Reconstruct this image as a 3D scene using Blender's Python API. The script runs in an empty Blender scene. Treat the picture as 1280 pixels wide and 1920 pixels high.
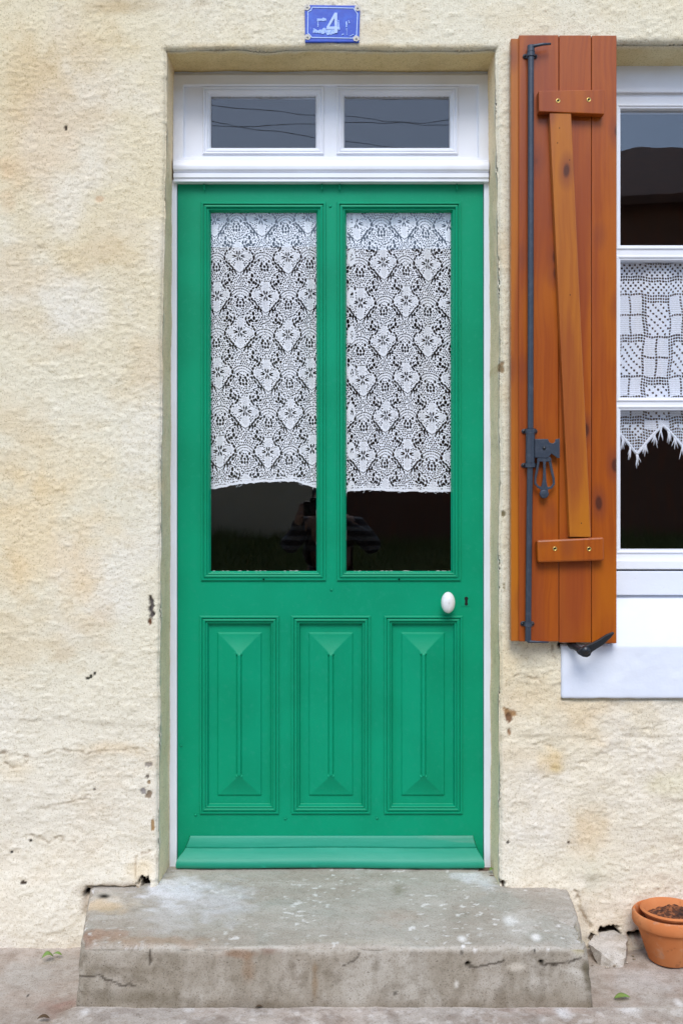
import bpy, bmesh, math, random
import numpy as np
from mathutils import Vector
R = math.radians
random.seed(7)
# ------------------------------------------------------------------ camera, sky, sun, exposure
F, VX, VY, CY, CZ = 1908.0, 590.0, 955.0, -2.835, 1.213     # focal length in photo pixels, foot of the optical axis
S = bpy.context.scene
C = S.collection
cam = bpy.data.objects.new('camera', bpy.data.cameras.new('camera')); C.objects.link(cam)
cam.location = (0, CY, CZ); cam.rotation_euler = (R(90), 0, 0)
cam.data.sensor_fit = 'VERTICAL'; cam.data.sensor_height = 36; cam.data.sensor_width = 24
cam.data.lens = F/1920*36
cam.data.shift_x = (640-VX)/1920; cam.data.shift_y = (VY-960)/1920
cam.data.clip_start = .02; cam.data.clip_end = 500
S.camera = cam
W_ = bpy.data.worlds.new("World"); S.world = W_; W_.use_nodes = True
nt = W_.node_tree
SUN_EL, SUN_ROT = 48, 184
sk = nt.nodes.new('ShaderNodeTexSky'); sk.sky_type = 'NISHITA'; sk.sun_disc = False
sk.sun_elevation = R(SUN_EL); sk.sun_rotation = R(SUN_ROT); sk.dust_density = .8; sk.air_density = 1.0; sk.ozone_density = 1.6
nt.links.new(sk.outputs[0], nt.nodes['Background'].inputs[0]); nt.nodes['Background'].inputs[1].default_value = .15
sun = bpy.data.objects.new('sun', bpy.data.lights.new('sun', 'SUN')); C.objects.link(sun)
sun.data.energy = 1.3; sun.data.angle = R(28); sun.data.color = (1, .985, .96)
_a, _e = R(SUN_ROT), R(SUN_EL)
sd = Vector((math.sin(_a)*math.cos(_e), math.cos(_a)*math.cos(_e), math.sin(_e)))
sun.rotation_euler = (-sd).to_track_quat('-Z', 'Y').to_euler(); sun.location = sd*20
S.view_settings.view_transform = 'Standard'; S.view_settings.look = 'None'
S.view_settings.gamma = 1; S.view_settings.use_curve_mapping = False
S.view_settings.exposure = 0.82
S.render.engine = 'CYCLES'
S.cycles.transparent_max_bounces = 16

# ------------------------------------------------------------------ measuring helpers (survey of the place)
def X(px, y=0.): return (px-VX)*(y-CY)/F
def Z(py, y=0.): return CZ-(py-VY)*(y-CY)/F
def YT(py, z): return (CZ-z)*F/(py-VY)+CY                    # depth of a point on a level surface
def lin(c): 
    return tuple(((v/255+.055)/1.055)**2.4 if v/255 > .04045 else v/255/12.92 for v in c)

_T = {}
def vnoise(x, y, seed=0):
    if seed not in _T: _T[seed] = np.random.RandomState(seed+11).rand(256, 256)
    t = _T[seed]
    xi = np.floor(x).astype(int); yi = np.floor(y).astype(int); fx = x-xi; fy = y-yi
    fx = fx*fx*(3-2*fx); fy = fy*fy*(3-2*fy); xi &= 255; yi &= 255; x1 = (xi+1) & 255; y1 = (yi+1) & 255
    return (t[xi, yi]*(1-fx)+t[x1, yi]*fx)*(1-fy)+(t[xi, y1]*(1-fx)+t[x1, y1]*fx)*fy
def fbm(x, y, sc, oc=4, seed=0, g=.5):
    s = 0; a = 1; n = 0
    for k in range(oc):
        s = s+a*vnoise(x*sc*2**k+17.3*k+100, y*sc*2**k+5.1*k+100, seed+k); n += a; a *= g
    return s/n                                              # 0..1, about .5
def sst(a, b, v):
    t = np.clip((v-a)/(b-a), 0, 1); return t*t*(3-2*t)
def segdist(x, z, pts):
    d = np.full(x.shape, 9.)
    for (ax, az), (bx, bz) in zip(pts[:-1], pts[1:]):
        vx, vz = bx-ax, bz-az; L = vx*vx+vz*vz+1e-12
        t = np.clip(((x-ax)*vx+(z-az)*vz)/L, 0, 1)
        d = np.minimum(d, np.hypot(x-ax-t*vx, z-az-t*vz))
    return d

# ------------------------------------------------------------------ materials
MATS = {}
def mat(name, col=(.5, .5, .5), rough=.6, attr=None, noise=(), bump=(), spec=.5, metal=0, coat=0, stretch=None):
    """noise: (scale, detail, colour2, lo, hi) layers ; bump: (scale, detail, strength, dist, stretch)"""
    if name in MATS: return MATS[name]
    m = bpy.data.materials.new(name); m.use_nodes = True; n = m.node_tree; N = n.nodes; L = n.links
    p = N['Principled BSDF']; p.inputs['Roughness'].default_value = rough; p.inputs['Metallic'].default_value = metal
    p.inputs['Specular IOR Level'].default_value = spec; p.inputs['Coat Weight'].default_value = coat; p.inputs['Coat Roughness'].default_value = .15
    tc = N.new('ShaderNodeTexCoord')
    def coord(st):
        if st is None: return tc.outputs['Object']
        mp = N.new('ShaderNodeMapping'); mp.inputs['Scale'].default_value = st; L.new(tc.outputs['Object'], mp.inputs[0]); return mp.outputs[0]
    if attr:
        a = N.new('ShaderNodeVertexColor'); a.layer_name = attr; cur = a.outputs['Color']
    else:
        r = N.new('ShaderNodeRGB'); r.outputs[0].default_value = (*col, 1); cur = r.outputs[0]
    for (sc, de, c2, lo, hi, amt) in noise:
        t = N.new('ShaderNodeTexNoise'); t.inputs['Scale'].default_value = sc; t.inputs['Detail'].default_value = de; L.new(coord(stretch), t.inputs['Vector'])
        mr = N.new('ShaderNodeMapRange'); mr.inputs[1].default_value = lo; mr.inputs[2].default_value = hi; mr.inputs[4].default_value = amt; L.new(t.outputs[0], mr.inputs[0])
        mx = N.new('ShaderNodeMix'); mx.data_type = 'RGBA'; L.new(mr.outputs[0], mx.inputs[0]); L.new(cur, mx.inputs[6])
        if attr or c2 is None or len(c2) == 1:
            mx.blend_type = 'MULTIPLY'; v = c2 if c2 is not None else (.7,); v = v if len(v) == 3 else (v[0],)*3
            mx.inputs[7].default_value = (*v, 1)
        else: mx.inputs[7].default_value = (*c2, 1)
        cur = mx.outputs[2]
    L.new(cur, p.inputs['Base Color'])
    prev = None
    for (sc, de, st_, di, stt) in bump:
        t = N.new('ShaderNodeTexNoise'); t.inputs['Scale'].default_value = sc; t.inputs['Detail'].default_value = de; L.new(coord(stt), t.inputs['Vector'])
        b = N.new('ShaderNodeBump'); b.inputs['Strength'].default_value = st_; b.inputs['Distance'].default_value = di
        L.new(t.outputs[0], b.inputs['Height'])
        if prev: L.new(prev, b.inputs['Normal'])
        prev = b.outputs[0]
    if prev: L.new(prev, p.inputs['Normal'])
    MATS[name] = m; return m
M_wall = mat('plaster', attr='Col', rough=.95, spec=.15, noise=[(230, 3, (.62, .57, .48), .54, .72, .85), (420, 2, (.70, .66, .60), .56, .70, .6), (60, 6, (.90, .88, .83), .5, .75, .7), (28, 8, (.80, .76, .68), .56, .72, .5)],
             bump=[(90, 5, .18, .005, None), (300, 3, .5, .003, None)])
M_conc = mat('worn concrete', attr='Col', rough=.9, spec=.2, noise=[(240, 4, (.66, .64, .60), .52, .70, .85), (45, 8, (.8, .78, .75), .48, .75, .8), (420, 2, (.30, .27, .25), .62, .70, .85), (170, 2, (.40, .37, .34), .68, .74, .8)],
             bump=[(160, 5, .45, .002, None), (700, 3, .3, .001, None)])
G0 = (.001, .285, .143)
M_green = mat('green gloss paint', G0, rough=.45, spec=.17, noise=[(5, 4, (.001, .245, .120), .4, .65, .8), (70, 3, (.012, .285, .16), .55, .75, .5), (420, 2, (.10, .33, .2), .735, .76, .6)],
              bump=[(60, 5, .22, .0012, (1.6, 1, .10)), (260, 3, .16, .0006, None), (9, 2, .15, .003, None)])
M_greenH = mat('faded green paint', (.008, .27, .165), rough=.5, spec=.4, noise=[(3, 8, (.02, .30, .19), .45, .62, .75), (2.2, 10, (.10, .28, .20), .60, .68, .5)], stretch=(1, 4, 14),
              bump=[(50, 5, .4, .0015, (.1, 1, 1)), (260, 3, .2, .0006, None)])
M_white = mat('white gloss paint', (.82, .84, .90), rough=.4, noise=[(6, 5, (.75, .75, .78), .45, .7, .7), (500, 2, (.45, .42, .38), .74, .77, .5)],
              bump=[(40, 4, .15, .001, (.15, 1, 1)), (300, 3, .12, .0005, None)])
M_sillw = mat('white masonry paint', (.74, .77, .84), rough=.6, noise=[(4, 6, (.68, .71, .79), .45, .65, .8), (300, 2, (.4, .4, .4), .745, .77, .6)],
              bump=[(18, 5, .4, .004, (.5, 1, 1)), (140, 4, .25, .0015, None)])
M_putty = mat('old putty', (.42, .40, .37), rough=.8, bump=[(200, 4, .6, .003, None)])
M_iron = mat('blue black iron', (.024, .034, .052), rough=.42, spec=.6, noise=[(60, 4, (.045, .055, .075), .5, .7, .7)], bump=[(220, 4, .35, .0015, None)])
M_black = mat('black hardware', (.013, .014, .016), rough=.35, bump=[(150, 4, .3, .001, None)])
M_dark = mat('painted hole shade', (.006, .005, .004), rough=.9)  # for small raised shapes that paint the shade inside holes
M_brass = mat('brass screw', (.62, .45, .14), rough=.35, metal=1)
M_porc = mat('porcelain', (.78, .78, .77), rough=.12, spec=.6, coat=.4, noise=[(30, 2, (.7, .7, .68), .5, .7, .5)])
M_lace = mat('white lace thread', (.90, .90, .93), rough=.9, spec=.1, noise=[(900, 2, (.74, .74, .77), .4, .65, .8)])
M_croch = mat('white crochet thread', (.88, .89, .95), rough=.9, spec=.1, noise=[(700, 3, (.62, .63, .70), .4, .65, .8)])
M_blue = mat('blue enamel', (.012, .060, .44), rough=.3, spec=.5, noise=[(45, 5, (.022, .10, .54), .45, .7, .9), (160, 4, (.2, .3, .7), .66, .75, .5)], bump=[(120, 3, .2, .001, None)])
M_enw = mat('scraped white enamel', (.42, .56, .85), rough=.6, noise=[(320, 4, (.12, .22, .62), .45, .62, .75)])
M_enl = mat('white enamel line', (.42, .54, .80), rough=.45, noise=[(260, 4, (.2, .3, .66), .54, .68, .7)])
M_enc = mat('chipped enamel corner', (.62, .58, .50), rough=.7, noise=[(240, 4, (.36, .30, .24), .5, .65, .7)])
M_terra = mat('terracotta', (.58, .19, .062), rough=.85, spec=.2, noise=[(9, 6, (.66, .26, .10), .4, .65, .9), (30, 6, (.58, .36, .24), .6, .72, .6), (60, 5, (.28, .09, .04), .6, .75, .6)],
              bump=[(120, 4, .3, .0015, None), (16, 3, .25, .004, (.1, .1, 1))])
M_soil = mat('dry soil', (.10, .035, .016), rough=1, noise=[(90, 4, (.36, .12, .04), .48, .60, .9), (26, 4, (.02, .010, .008), .52, .62, .85)], bump=[(160, 4, 1, .01, None)])
M_leaf = mat('green leaf', (.17, .30, .06), rough=.5, noise=[(90, 3, (.19, .24, .05), .45, .65, .8)])
M_dead = mat('brown dead leaf', (.09, .05, .02), rough=.8, noise=[(90, 3, (.04, .025, .012), .45, .65, .8)])
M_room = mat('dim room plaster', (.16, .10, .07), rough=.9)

def glassmat(GL, nm, wav):
    m = bpy.data.materials.new(nm); m.use_nodes = True; n = m.node_tree; N = n.nodes; L = n.links; N.clear()
    o = N.new('ShaderNodeOutputMaterial'); mx = N.new('ShaderNodeMixShader'); t = N.new('ShaderNodeBsdfTransparent'); g = N.new('ShaderNodeBsdfGlossy')
    g.inputs['Roughness'].default_value = .0; g.inputs['Color'].default_value = (.94, .97, 1, 1); t.inputs[0].default_value = (.99, .995, .995, 1)
    ge = N.new('ShaderNodeNewGeometry'); dp = N.new('ShaderNodeVectorMath'); dp.operation = 'DOT_PRODUCT'; L.new(ge.outputs['Incoming'], dp.inputs[0]); L.new(ge.outputs['Normal'], dp.inputs[1])
    def mth(op, a, b=None):
        q = N.new('ShaderNodeMath'); q.operation = op
        for i_, v_ in enumerate((a, b)):
            if v_ is None: continue
            if isinstance(v_, (int, float)): q.inputs[i_].default_value = v_
            else: L.new(v_, q.inputs[i_])
        return q.outputs[0]
    fres = mth('ADD', mth('MULTIPLY', mth('POWER', mth('SUBTRACT', 1, mth('ABSOLUTE', dp.outputs['Value'])), 5), 1-GL), GL)   # Schlick, same from both sides
    tc = N.new('ShaderNodeTexCoord'); no = N.new('ShaderNodeTexNoise'); no.inputs['Scale'].default_value = 4.5; no.inputs['Detail'].default_value = 1.5
    b = N.new('ShaderNodeBump'); b.inputs['Strength'].default_value = wav; b.inputs['Distance'].default_value = .004
    L.new(tc.outputs['Object'], no.inputs[0]); L.new(no.outputs[0], b.inputs['Height']); L.new(b.outputs[0], g.inputs['Normal'])
    L.new(fres, mx.inputs[0]); L.new(t.outputs[0], mx.inputs[1]); L.new(g.outputs[0], mx.inputs[2]); L.new(mx.outputs[0], o.inputs[0])
    return m
M_glass = glassmat(.042, 'old door glass', .10); M_glass2 = glassmat(.062, 'casement glass', .22)

def woodmat(name, base, dark, light):
    m = bpy.data.materials.new(name); m.use_nodes = True; n = m.node_tree; N = n.nodes; L = n.links; p = N['Principled BSDF']
    p.inputs['Roughness'].default_value = .38; p.inputs['Specular IOR Level'].default_value = .3; p.inputs['Coat Weight'].default_value = .25; p.inputs['Coat Roughness'].default_value = .2
    tc = N.new('ShaderNodeTexCoord'); oi = N.new('ShaderNodeObjectInfo')
    ad = N.new('ShaderNodeVectorMath'); ad.operation = 'ADD'; L.new(tc.outputs['Object'], ad.inputs[0])
    cb = N.new('ShaderNodeCombineXYZ'); ml = N.new('ShaderNodeMath'); ml.operation = 'MULTIPLY'; ml.inputs[1].default_value = 37; L.new(oi.outputs['Random'], ml.inputs[0])
    L.new(ml.outputs[0], cb.inputs[0]); L.new(ml.outputs[0], cb.inputs[2]); L.new(cb.outputs[0], ad.inputs[1])
    # slow warp so the grain wanders round knots
    wn = N.new('ShaderNodeTexNoise'); wn.inputs['Scale'].default_value = 3; L.new(ad.outputs[0], wn.inputs['Vector'])
    wv = N.new('ShaderNodeVectorMath'); wv.operation = 'MULTIPLY_ADD'; L.new(wn.outputs['Color'], wv.inputs[0]); wv.inputs[1].default_value = (.05, 0, .05); L.new(ad.outputs[0], wv.inputs[2])
    def nz(scale, st, de, src):
        mp = N.new('ShaderNodeMapping'); mp.inputs['Scale'].default_value = st; L.new(src, mp.inputs[0])
        t = N.new('ShaderNodeTexNoise'); t.inputs['Scale'].default_value = scale; t.inputs['Detail'].default_value = de; L.new(mp.outputs[0], t.inputs['Vector']); return t.outputs[0]
    def mr(src, lo, hi, amt=1, a0=0):
        q = N.new('ShaderNodeMapRange'); q.inputs[1].default_value = lo; q.inputs[2].default_value = hi; q.inputs[3].default_value = a0; q.inputs[4].default_value = amt; L.new(src, q.inputs[0]); return q.outputs[0]
    def mix(f, a, b):
        x = N.new('ShaderNodeMix'); x.data_type = 'RGBA'; L.new(f, x.inputs[0])
        for s_, v in ((6, a), (7, b)):
            if isinstance(v, tuple): x.inputs[s_].default_value = (*v, 1)
            else: L.new(v, x.inputs[s_])
        return x.outputs[2]
    grain = nz(1, (110, 40, 3.2), 6, wv.outputs[0])
    blot = nz(1, (9, 5, 2.2), 4, wv.outputs[0])
    c = mix(mr(grain, .42, .62, .5), base, dark)
    c = mix(mr(blot, .48, .64, .8), c, light)
    big = nz(1, (12, 3, 1.3), 3, ad.outputs[0]); c = mix(mr(big, .50, .62, .5), c, (.24, .045, .014))
    mp = N.new('ShaderNodeMapping'); mp.inputs['Scale'].default_value = (10, .6, 5.0); L.new(wv.outputs[0], mp.inputs[0])
    vo = N.new('ShaderNodeTexVoronoi'); vo.inputs['Scale'].default_value = 1; L.new(mp.outputs[0], vo.inputs['Vector'])
    c = mix(mr(vo.outputs['Distance'], .30, .12, .6), c, (.19, .040, .016))
    c = mix(mr(vo.outputs['Distance'], .12, .07, .85), c, (.06, .017, .010))
    L.new(c, p.inputs['Base Color'])
    b = N.new('ShaderNodeBump'); b.inputs['Strength'].default_value = .3; b.inputs['Distance'].default_value = .0012; L.new(grain, b.inputs['Height']); L.new(b.outputs[0], p.inputs['Normal'])
    return m
M_wood = woodmat('stained pine', (.35, .076, .005), (.25, .045, .004), (.41, .105, .003))
M_wood2 = woodmat('lighter stained pine', (.40, .120, .012), (.31, .078, .010), (.45, .145, .008))

# ------------------------------------------------------------------ object helpers
def tag(o, label=None, cat=None, group=None, kind=None):
    for k, v in (('label', label), ('category', cat), ('group', group), ('kind', kind)):
        if v: o[k] = v
    return o
def empty(name, loc=(0, 0, 0)):
    o = bpy.data.objects.new(name, None); C.objects.link(o); o.location = loc; o.empty_display_size = .1; return o
def link(name, me, m=None, parent=None, smooth=False):
    o = bpy.data.objects.new(name, me); C.objects.link(o)
    if m: me.materials.append(m)
    if smooth: me.polygons.foreach_set('use_smooth', [True]*len(me.polygons))
    if parent:
        o.parent = parent; o.matrix_parent_inverse.identity()
        base = Vector(); q = parent
        while q: base += q.location; q = q.parent
        o.location = -base
        # geometry is written in world coordinates; keep origin at the parent's base
        me.transform(__import__('mathutils').Matrix.Translation(-base)); o.location = (0, 0, 0)
    me.update(); return o
def nmesh(name, V, Fc):
    me = bpy.data.meshes.new(name); V = np.asarray(V, dtype=np.float32); Fc = np.asarray(Fc, dtype=np.int32)
    k = Fc.shape[1]; me.vertices.add(len(V)); me.vertices.foreach_set('co', V.ravel())
    me.loops.add(Fc.size); me.loops.foreach_set('vertex_index', Fc.ravel())
    me.polygons.add(len(Fc)); me.polygons.foreach_set('loop_start', np.arange(0, Fc.size, k, dtype=np.int32))
    me.update(calc_edges=True); me.validate(); return me
def setcol(me, col):
    a = me.color_attributes.new('Col', 'FLOAT_COLOR', 'POINT')
    c = np.ones((len(me.vertices), 4), dtype=np.float32); c[:, :3] = col; a.data.foreach_set('color', c.ravel())
class MB:
    def __init__(s): s.v = []; s.f = []
    def add(s, vs, fs):
        b = len(s.v); s.v += [tuple(v) for v in vs]; s.f += [tuple(b+i for i in f) for f in fs]; return s
    def box(s, x0, x1, y0, y1, z0, z1):
        return s.add([(x0, y0, z0), (x1, y0, z0), (x1, y1, z0), (x0, y1, z0), (x0, y0, z1), (x1, y0, z1), (x1, y1, z1), (x0, y1, z1)],
                     [(0, 3, 2, 1), (4, 5, 6, 7), (0, 1, 5, 4), (1, 2, 6, 5), (2, 3, 7, 6), (3, 0, 4, 7)])
    def prism(s, poly, y0, y1):                             # poly in x,z ; y0 front
        n = len(poly); return s.add([(x, y0, z) for x, z in poly]+[(x, y1, z) for x, z in poly],
                     [tuple(range(n)), tuple(range(2*n-1, n-1, -1))]+[(i, i+n, (i+1) % n+n, (i+1) % n) for i in range(n)])
    def tube(s, pts, r, n=10, cap=True):
        pts = [Vector(p) for p in pts]; rs = r if isinstance(r, (list, tuple)) else [r]*len(pts); base = len(s.v); fr = None
        for i, p in enumerate(pts):
            d = (pts[min(i+1, len(pts)-1)]-pts[max(i-1, 0)]).normalized()
            if fr is None: fr = d.orthogonal().normalized()
            fr = (fr-d*fr.dot(d)).normalized(); b2 = d.cross(fr)
            for k in range(n):
                a = 2*math.pi*k/n; s.v.append(tuple(p+(fr*math.cos(a)+b2*math.sin(a))*rs[i]))
        for i in range(len(pts)-1):
            for k in range(n):
                a = base+i*n+k; b = base+i*n+(k+1) % n; s.f.append((a, b, b+n, a+n))
        if cap: s.f.append(tuple(base+k for k in range(n-1, -1, -1))); s.f.append(tuple(base+(len(pts)-1)*n+k for k in range(n)))
        return s
    def lathe(s, prof, c, axis='z', n=32, sx=1, sz=1):      # prof: (radius, height)
        base = len(s.v)
        for r, h in prof:
            for k in range(n):
                a = 2*math.pi*k/n; u, w = r*math.cos(a), r*math.sin(a)
                s.v.append((c[0]+u*sx, c[1]+w, c[2]+h) if axis == 'z' else (c[0]+u*sx, c[1]-h, c[2]+w*sz))
        for i in range(len(prof)-1):
            for k in range(n):
                a = base+i*n+k; b = base+i*n+(k+1) % n; s.f.append((a, b, b+n, a+n) if axis == 'z' else (a, a+n, b+n, b))
        s.f.append(tuple(base+k for k in range(n))); s.f.append(tuple(base+(len(prof)-1)*n+k for k in range(n))); return s
    def frame(s, x0, x1, z0, z1, prof, y):                  # moulding swept round a rectangle with mitred corners
        base = len(s.v)
        for ins, out in prof:
            for (x, z) in ((x0+ins, z0+ins), (x1-ins, z0+ins), (x1-ins, z1-ins), (x0+ins, z1-ins)): s.v.append((x, y-out, z))
        for i in range(len(prof)-1):
            for k in range(4):
                a = base+i*4+k; b = base+i*4+(k+1) % 4; s.f.append((a, b, b+4, a+4))
        return s
    def plate(s, x0, x1, z0, z1, holes, y0, y1):            # plate with rectangular holes
        xs = sorted({x0, x1, *[h[0] for h in holes], *[h[1] for h in holes]}); zs = sorted({z0, z1, *[h[2] for h in holes], *[h[3] for h in holes]})
        def solid(i, j):
            if i < 0 or j < 0 or i >= len(xs)-1 or j >= len(zs)-1: return False
            cx, cz = (xs[i]+xs[i+1])/2, (zs[j]+zs[j+1])/2
            return not any(h[0] < cx < h[1] and h[2] < cz < h[3] for h in holes)
        for i in range(len(xs)-1):
            for j in range(len(zs)-1):
                if not solid(i, j): continue
                a, b, c_, d = xs[i], xs[i+1], zs[j], zs[j+1]
                s.add([(a, y0, c_), (b, y0, c_), (b, y0, d), (a, y0, d)], [(0, 1, 2, 3)]); s.add([(a, y1, c_), (b, y1, c_), (b, y1, d), (a, y1, d)], [(3, 2, 1, 0)])
                for (di, dj, p, q) in ((-1, 0, (a, c_), (a, d)), (1, 0, (b, d), (b, c_)), (0, -1, (b, c_), (a, c_)), (0, 1, (a, d), (b, d))):
                    if not solid(i+di, j+dj): s.add([(p[0], y0, p[1]), (q[0], y0, q[1]), (q[0], y1, q[1]), (p[0], y1, p[1])], [(0, 1, 2, 3)])
        return s
    def build(s, name, m, parent=None, smooth=False, bevel=0, weld=False, seg=2):
        me = bpy.data.meshes.new(name); me.from_pydata(s.v, [], s.f)
        bm = bmesh.new(); bm.from_mesh(me)
        if weld: bmesh.ops.remove_doubles(bm, verts=bm.verts, dist=1e-5)
        bmesh.ops.recalc_face_normals(bm, faces=bm.faces) if weld else None
        bm.to_mesh(me); bm.free()
        o = link(name, me, m, parent, smooth)
        if bevel:
            b = o.modifiers.new('bevel', 'BEVEL'); b.width = bevel; b.segments = seg; b.limit_method = 'ANGLE'; b.angle_limit = R(35); b.harden_normals = False
        return o
def autosmooth(o, ang=35):
    o.data.set_sharp_from_angle(angle=R(ang)); return o

# ------------------------------------------------------------------ house front wall
def putty_ring(x0, x1, z0, z1, y, seed, amp):
    rr = random.Random(seed); m = MB(); per = []
    def rag(v): return v*(rr.random()**3*1.6+.12)
    n, k = 60, 90
    for i in range(n): t = i/n; per.append(((x0+(x1-x0)*t, z0), (0, rag(amp[0]))))
    for i in range(k): t = i/k; per.append(((x1, z0+(z1-z0)*t), (-rag(amp[1]), 0)))
    for i in range(n): t = i/n; per.append(((x1-(x1-x0)*t, z1), (0, -rag(amp[2]))))
    for i in range(k): t = i/k; per.append(((x0, z1-(z1-z0)*t), (rag(amp[1]), 0)))
    N = len(per); V_ = [(p[0], y, p[1]) for p, q in per]+[(min(max(p[0]+q[0], x0+.0001), x1-.0001), y+.0004, min(max(p[1]+q[1], z0+.0001), z1-.0001)) for p, q in per]
    m.add(V_, [(i, (i+1) % N, N+(i+1) % N, N+i) for i in range(N)]); return m
YD = .165; YW = .12                                        # door face and window frame face
house = empty('house', (0, 0, 0))
tag(house, 'cream rendered house front with green glazed door, transom and orange timber shutter', 'house')
def dense(a, b, st): n = max(1, int(round((b-a)/st))); return list(np.linspace(a, b, n+1)[:-1])
ZT = Z(93); DL, DR = X(304), X(934)
WL, WR, WB, WT = .822, 1.86, Z(1207), Z(82)
st = .0035
xs = dense(-4.5, X(-30), .06)+dense(X(-30), DL, st)+dense(DL, DR, st)+dense(DR, WL, st)+dense(WL, X(1310), st)+dense(X(1310), WR, .03)+dense(WR, 4.5, .06)+[4.5]
zs = dense(-.12, -.02, .02)+dense(-.02, WB, st)+dense(WB, ZT, st)+dense(ZT, WT, st)+dense(WT, Z(-25), st)+dense(Z(-25), 4.6, .06)+[4.6]
xs = np.array(xs); zs = np.array(zs); nx, nz = len(xs), len(zs)
iL, iR = int(np.argmin(abs(xs-DL))), int(np.argmin(abs(xs-DR))); jT = int(np.argmin(abs(zs-ZT)))
wL, wR = int(np.argmin(abs(xs-WL))), int(np.argmin(abs(xs-WR))); wB, wT = int(np.argmin(abs(zs-WB))), int(np.argmin(abs(zs-WT)))
GX, GZ = np.meshgrid(xs, zs)                               # [j,i]
def walldisp(x, z):
    """depth of the plaster face (negative = towards the street)"""
    low = sst(1.05, .35, z)+.9*sst(.42, .62, x)*sst(1.2, .75, z)
    low = np.clip(low, 0, 1.3)
    big = (fbm(x, z, 2.2, 3, 1)-.5)*.012
    hb = (fbm(x, z, 9, 4, 5)-.5)*(.0025+.010*low)
    wx = x+(fbm(x, z, 7, 3, 41)-.5)*.12; wz = z+(fbm(x, z, 7, 3, 44)-.5)*.12
    n1 = fbm(wx*.55, wz*1.5, 16, 5, 9); patch = sst(.42, .62, fbm(x, z, 3.3, 3, 47))
    chips = 0
    for k, th in enumerate((.40, .47, .54, .60)): chips = chips-(sst(th-.010, th+.012, n1)-.5*sst(th, th+.09, n1))*(.0001+.0009*low)*(.15+patch)
    n2 = fbm(x*.5, z*1.7, 46, 4, 51); chips = chips-(sst(.47, .53, n2)-sst(.53, .72, n2))*(.0002+.0005*low)
    fine = (fbm(x*.8, z*1.2, 150, 2, 20, .7)-.5)*.0024*(.55+.9*sst(.35, .65, fbm(x, z, 5, 3, 53)))+np.clip(fbm(x*.7, z*1.3, 60, 3, 27)-.56, 0, 1)*-.008
    foot = -.040*sst(.28, .0, z)*(.6+.8*fbm(x, z, 5, 2, 31))
    # hand-trowelled ledges: one level turns into the next along a wandering line
    led = sst(-.012, .004, z-(.62+.05*(fbm(x, x*0, 3, 3, 40)-.5)*2))*-.003
    return big+hb+chips+fine+foot+led
cracks = [  # px polylines, width mm, depth
    ([(988, 1268), (1010, 1276), (1030, 1286), (1045, 1285), (1051, 1280)], 2.2, .004),
    ([(945, 1285), (962, 1268), (975, 1262), (988, 1268)], 1.2, .002), ([(985, 1262), (986, 1300), (983, 1320)], 1., .001),
    ([(958, 1506), (975, 1504), (990, 1497), (1003, 1494)], 1., .002), ([(1002, 1612), (1006, 1622), (1008, 1640)], 1., .001),
    ([(0, 1412), (30, 1408), (55, 1418), (45, 1436), (25, 1440), (10, 1430)], 2.6, .005), ([(60, 1420), (105, 1405), (160, 1412), (205, 1408), (270, 1404), (298, 1420)], 1.8, .003),
    ([(80, 1515), (110, 1508), (140, 1502), (170, 1492)], 1.6, .003), ([(60, 1565), (90, 1580), (115, 1570), (140, 1578)], 2, .004),
    ([(255, 1096), (275, 1090), (290, 1082)], 1., .001), ([(256, 1640), (256, 1605), (262, 1600), (285, 1598)], 2.2, .004),
    ([(0, 868), (14, 880), (20, 905), (30, 930)], 1.0, .001), ([(120, 542), (140, 548), (200, 545), (300, 552)], 1.2, .001), ([(100, 718), (180, 706), (300, 702)], 1.2, .001),
    ([(0, 205), (60, 212), (120, 222)], 1.2, .001), ([(1075, 1668), (1085, 1700), (1100, 1730)], 3.0, .006), ([(936, 1650), (940, 1664), (965, 1668)], 2.6, .006),
    ([(155, 1672), (200, 1667), (255, 1672), (262, 1655)], 3., .006), ([(300, 985), (296, 1030), (301, 1075)], 1.3, .002), ([(298, 1600), (305, 1640), (300, 1660)], 1.2, .002),
    ([(1000, 1395), (1020, 1392), (1035, 1400)], 1.2, .002), ([(1120, 1388), (1150, 1396), (1170, 1392)], 1., .001), ([(940, 800), (938, 900), (941, 980)], 1., .001),
    ([(1036, 1210), (1032, 1222), (1036, 1235)], 2.2, .004)]
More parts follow.
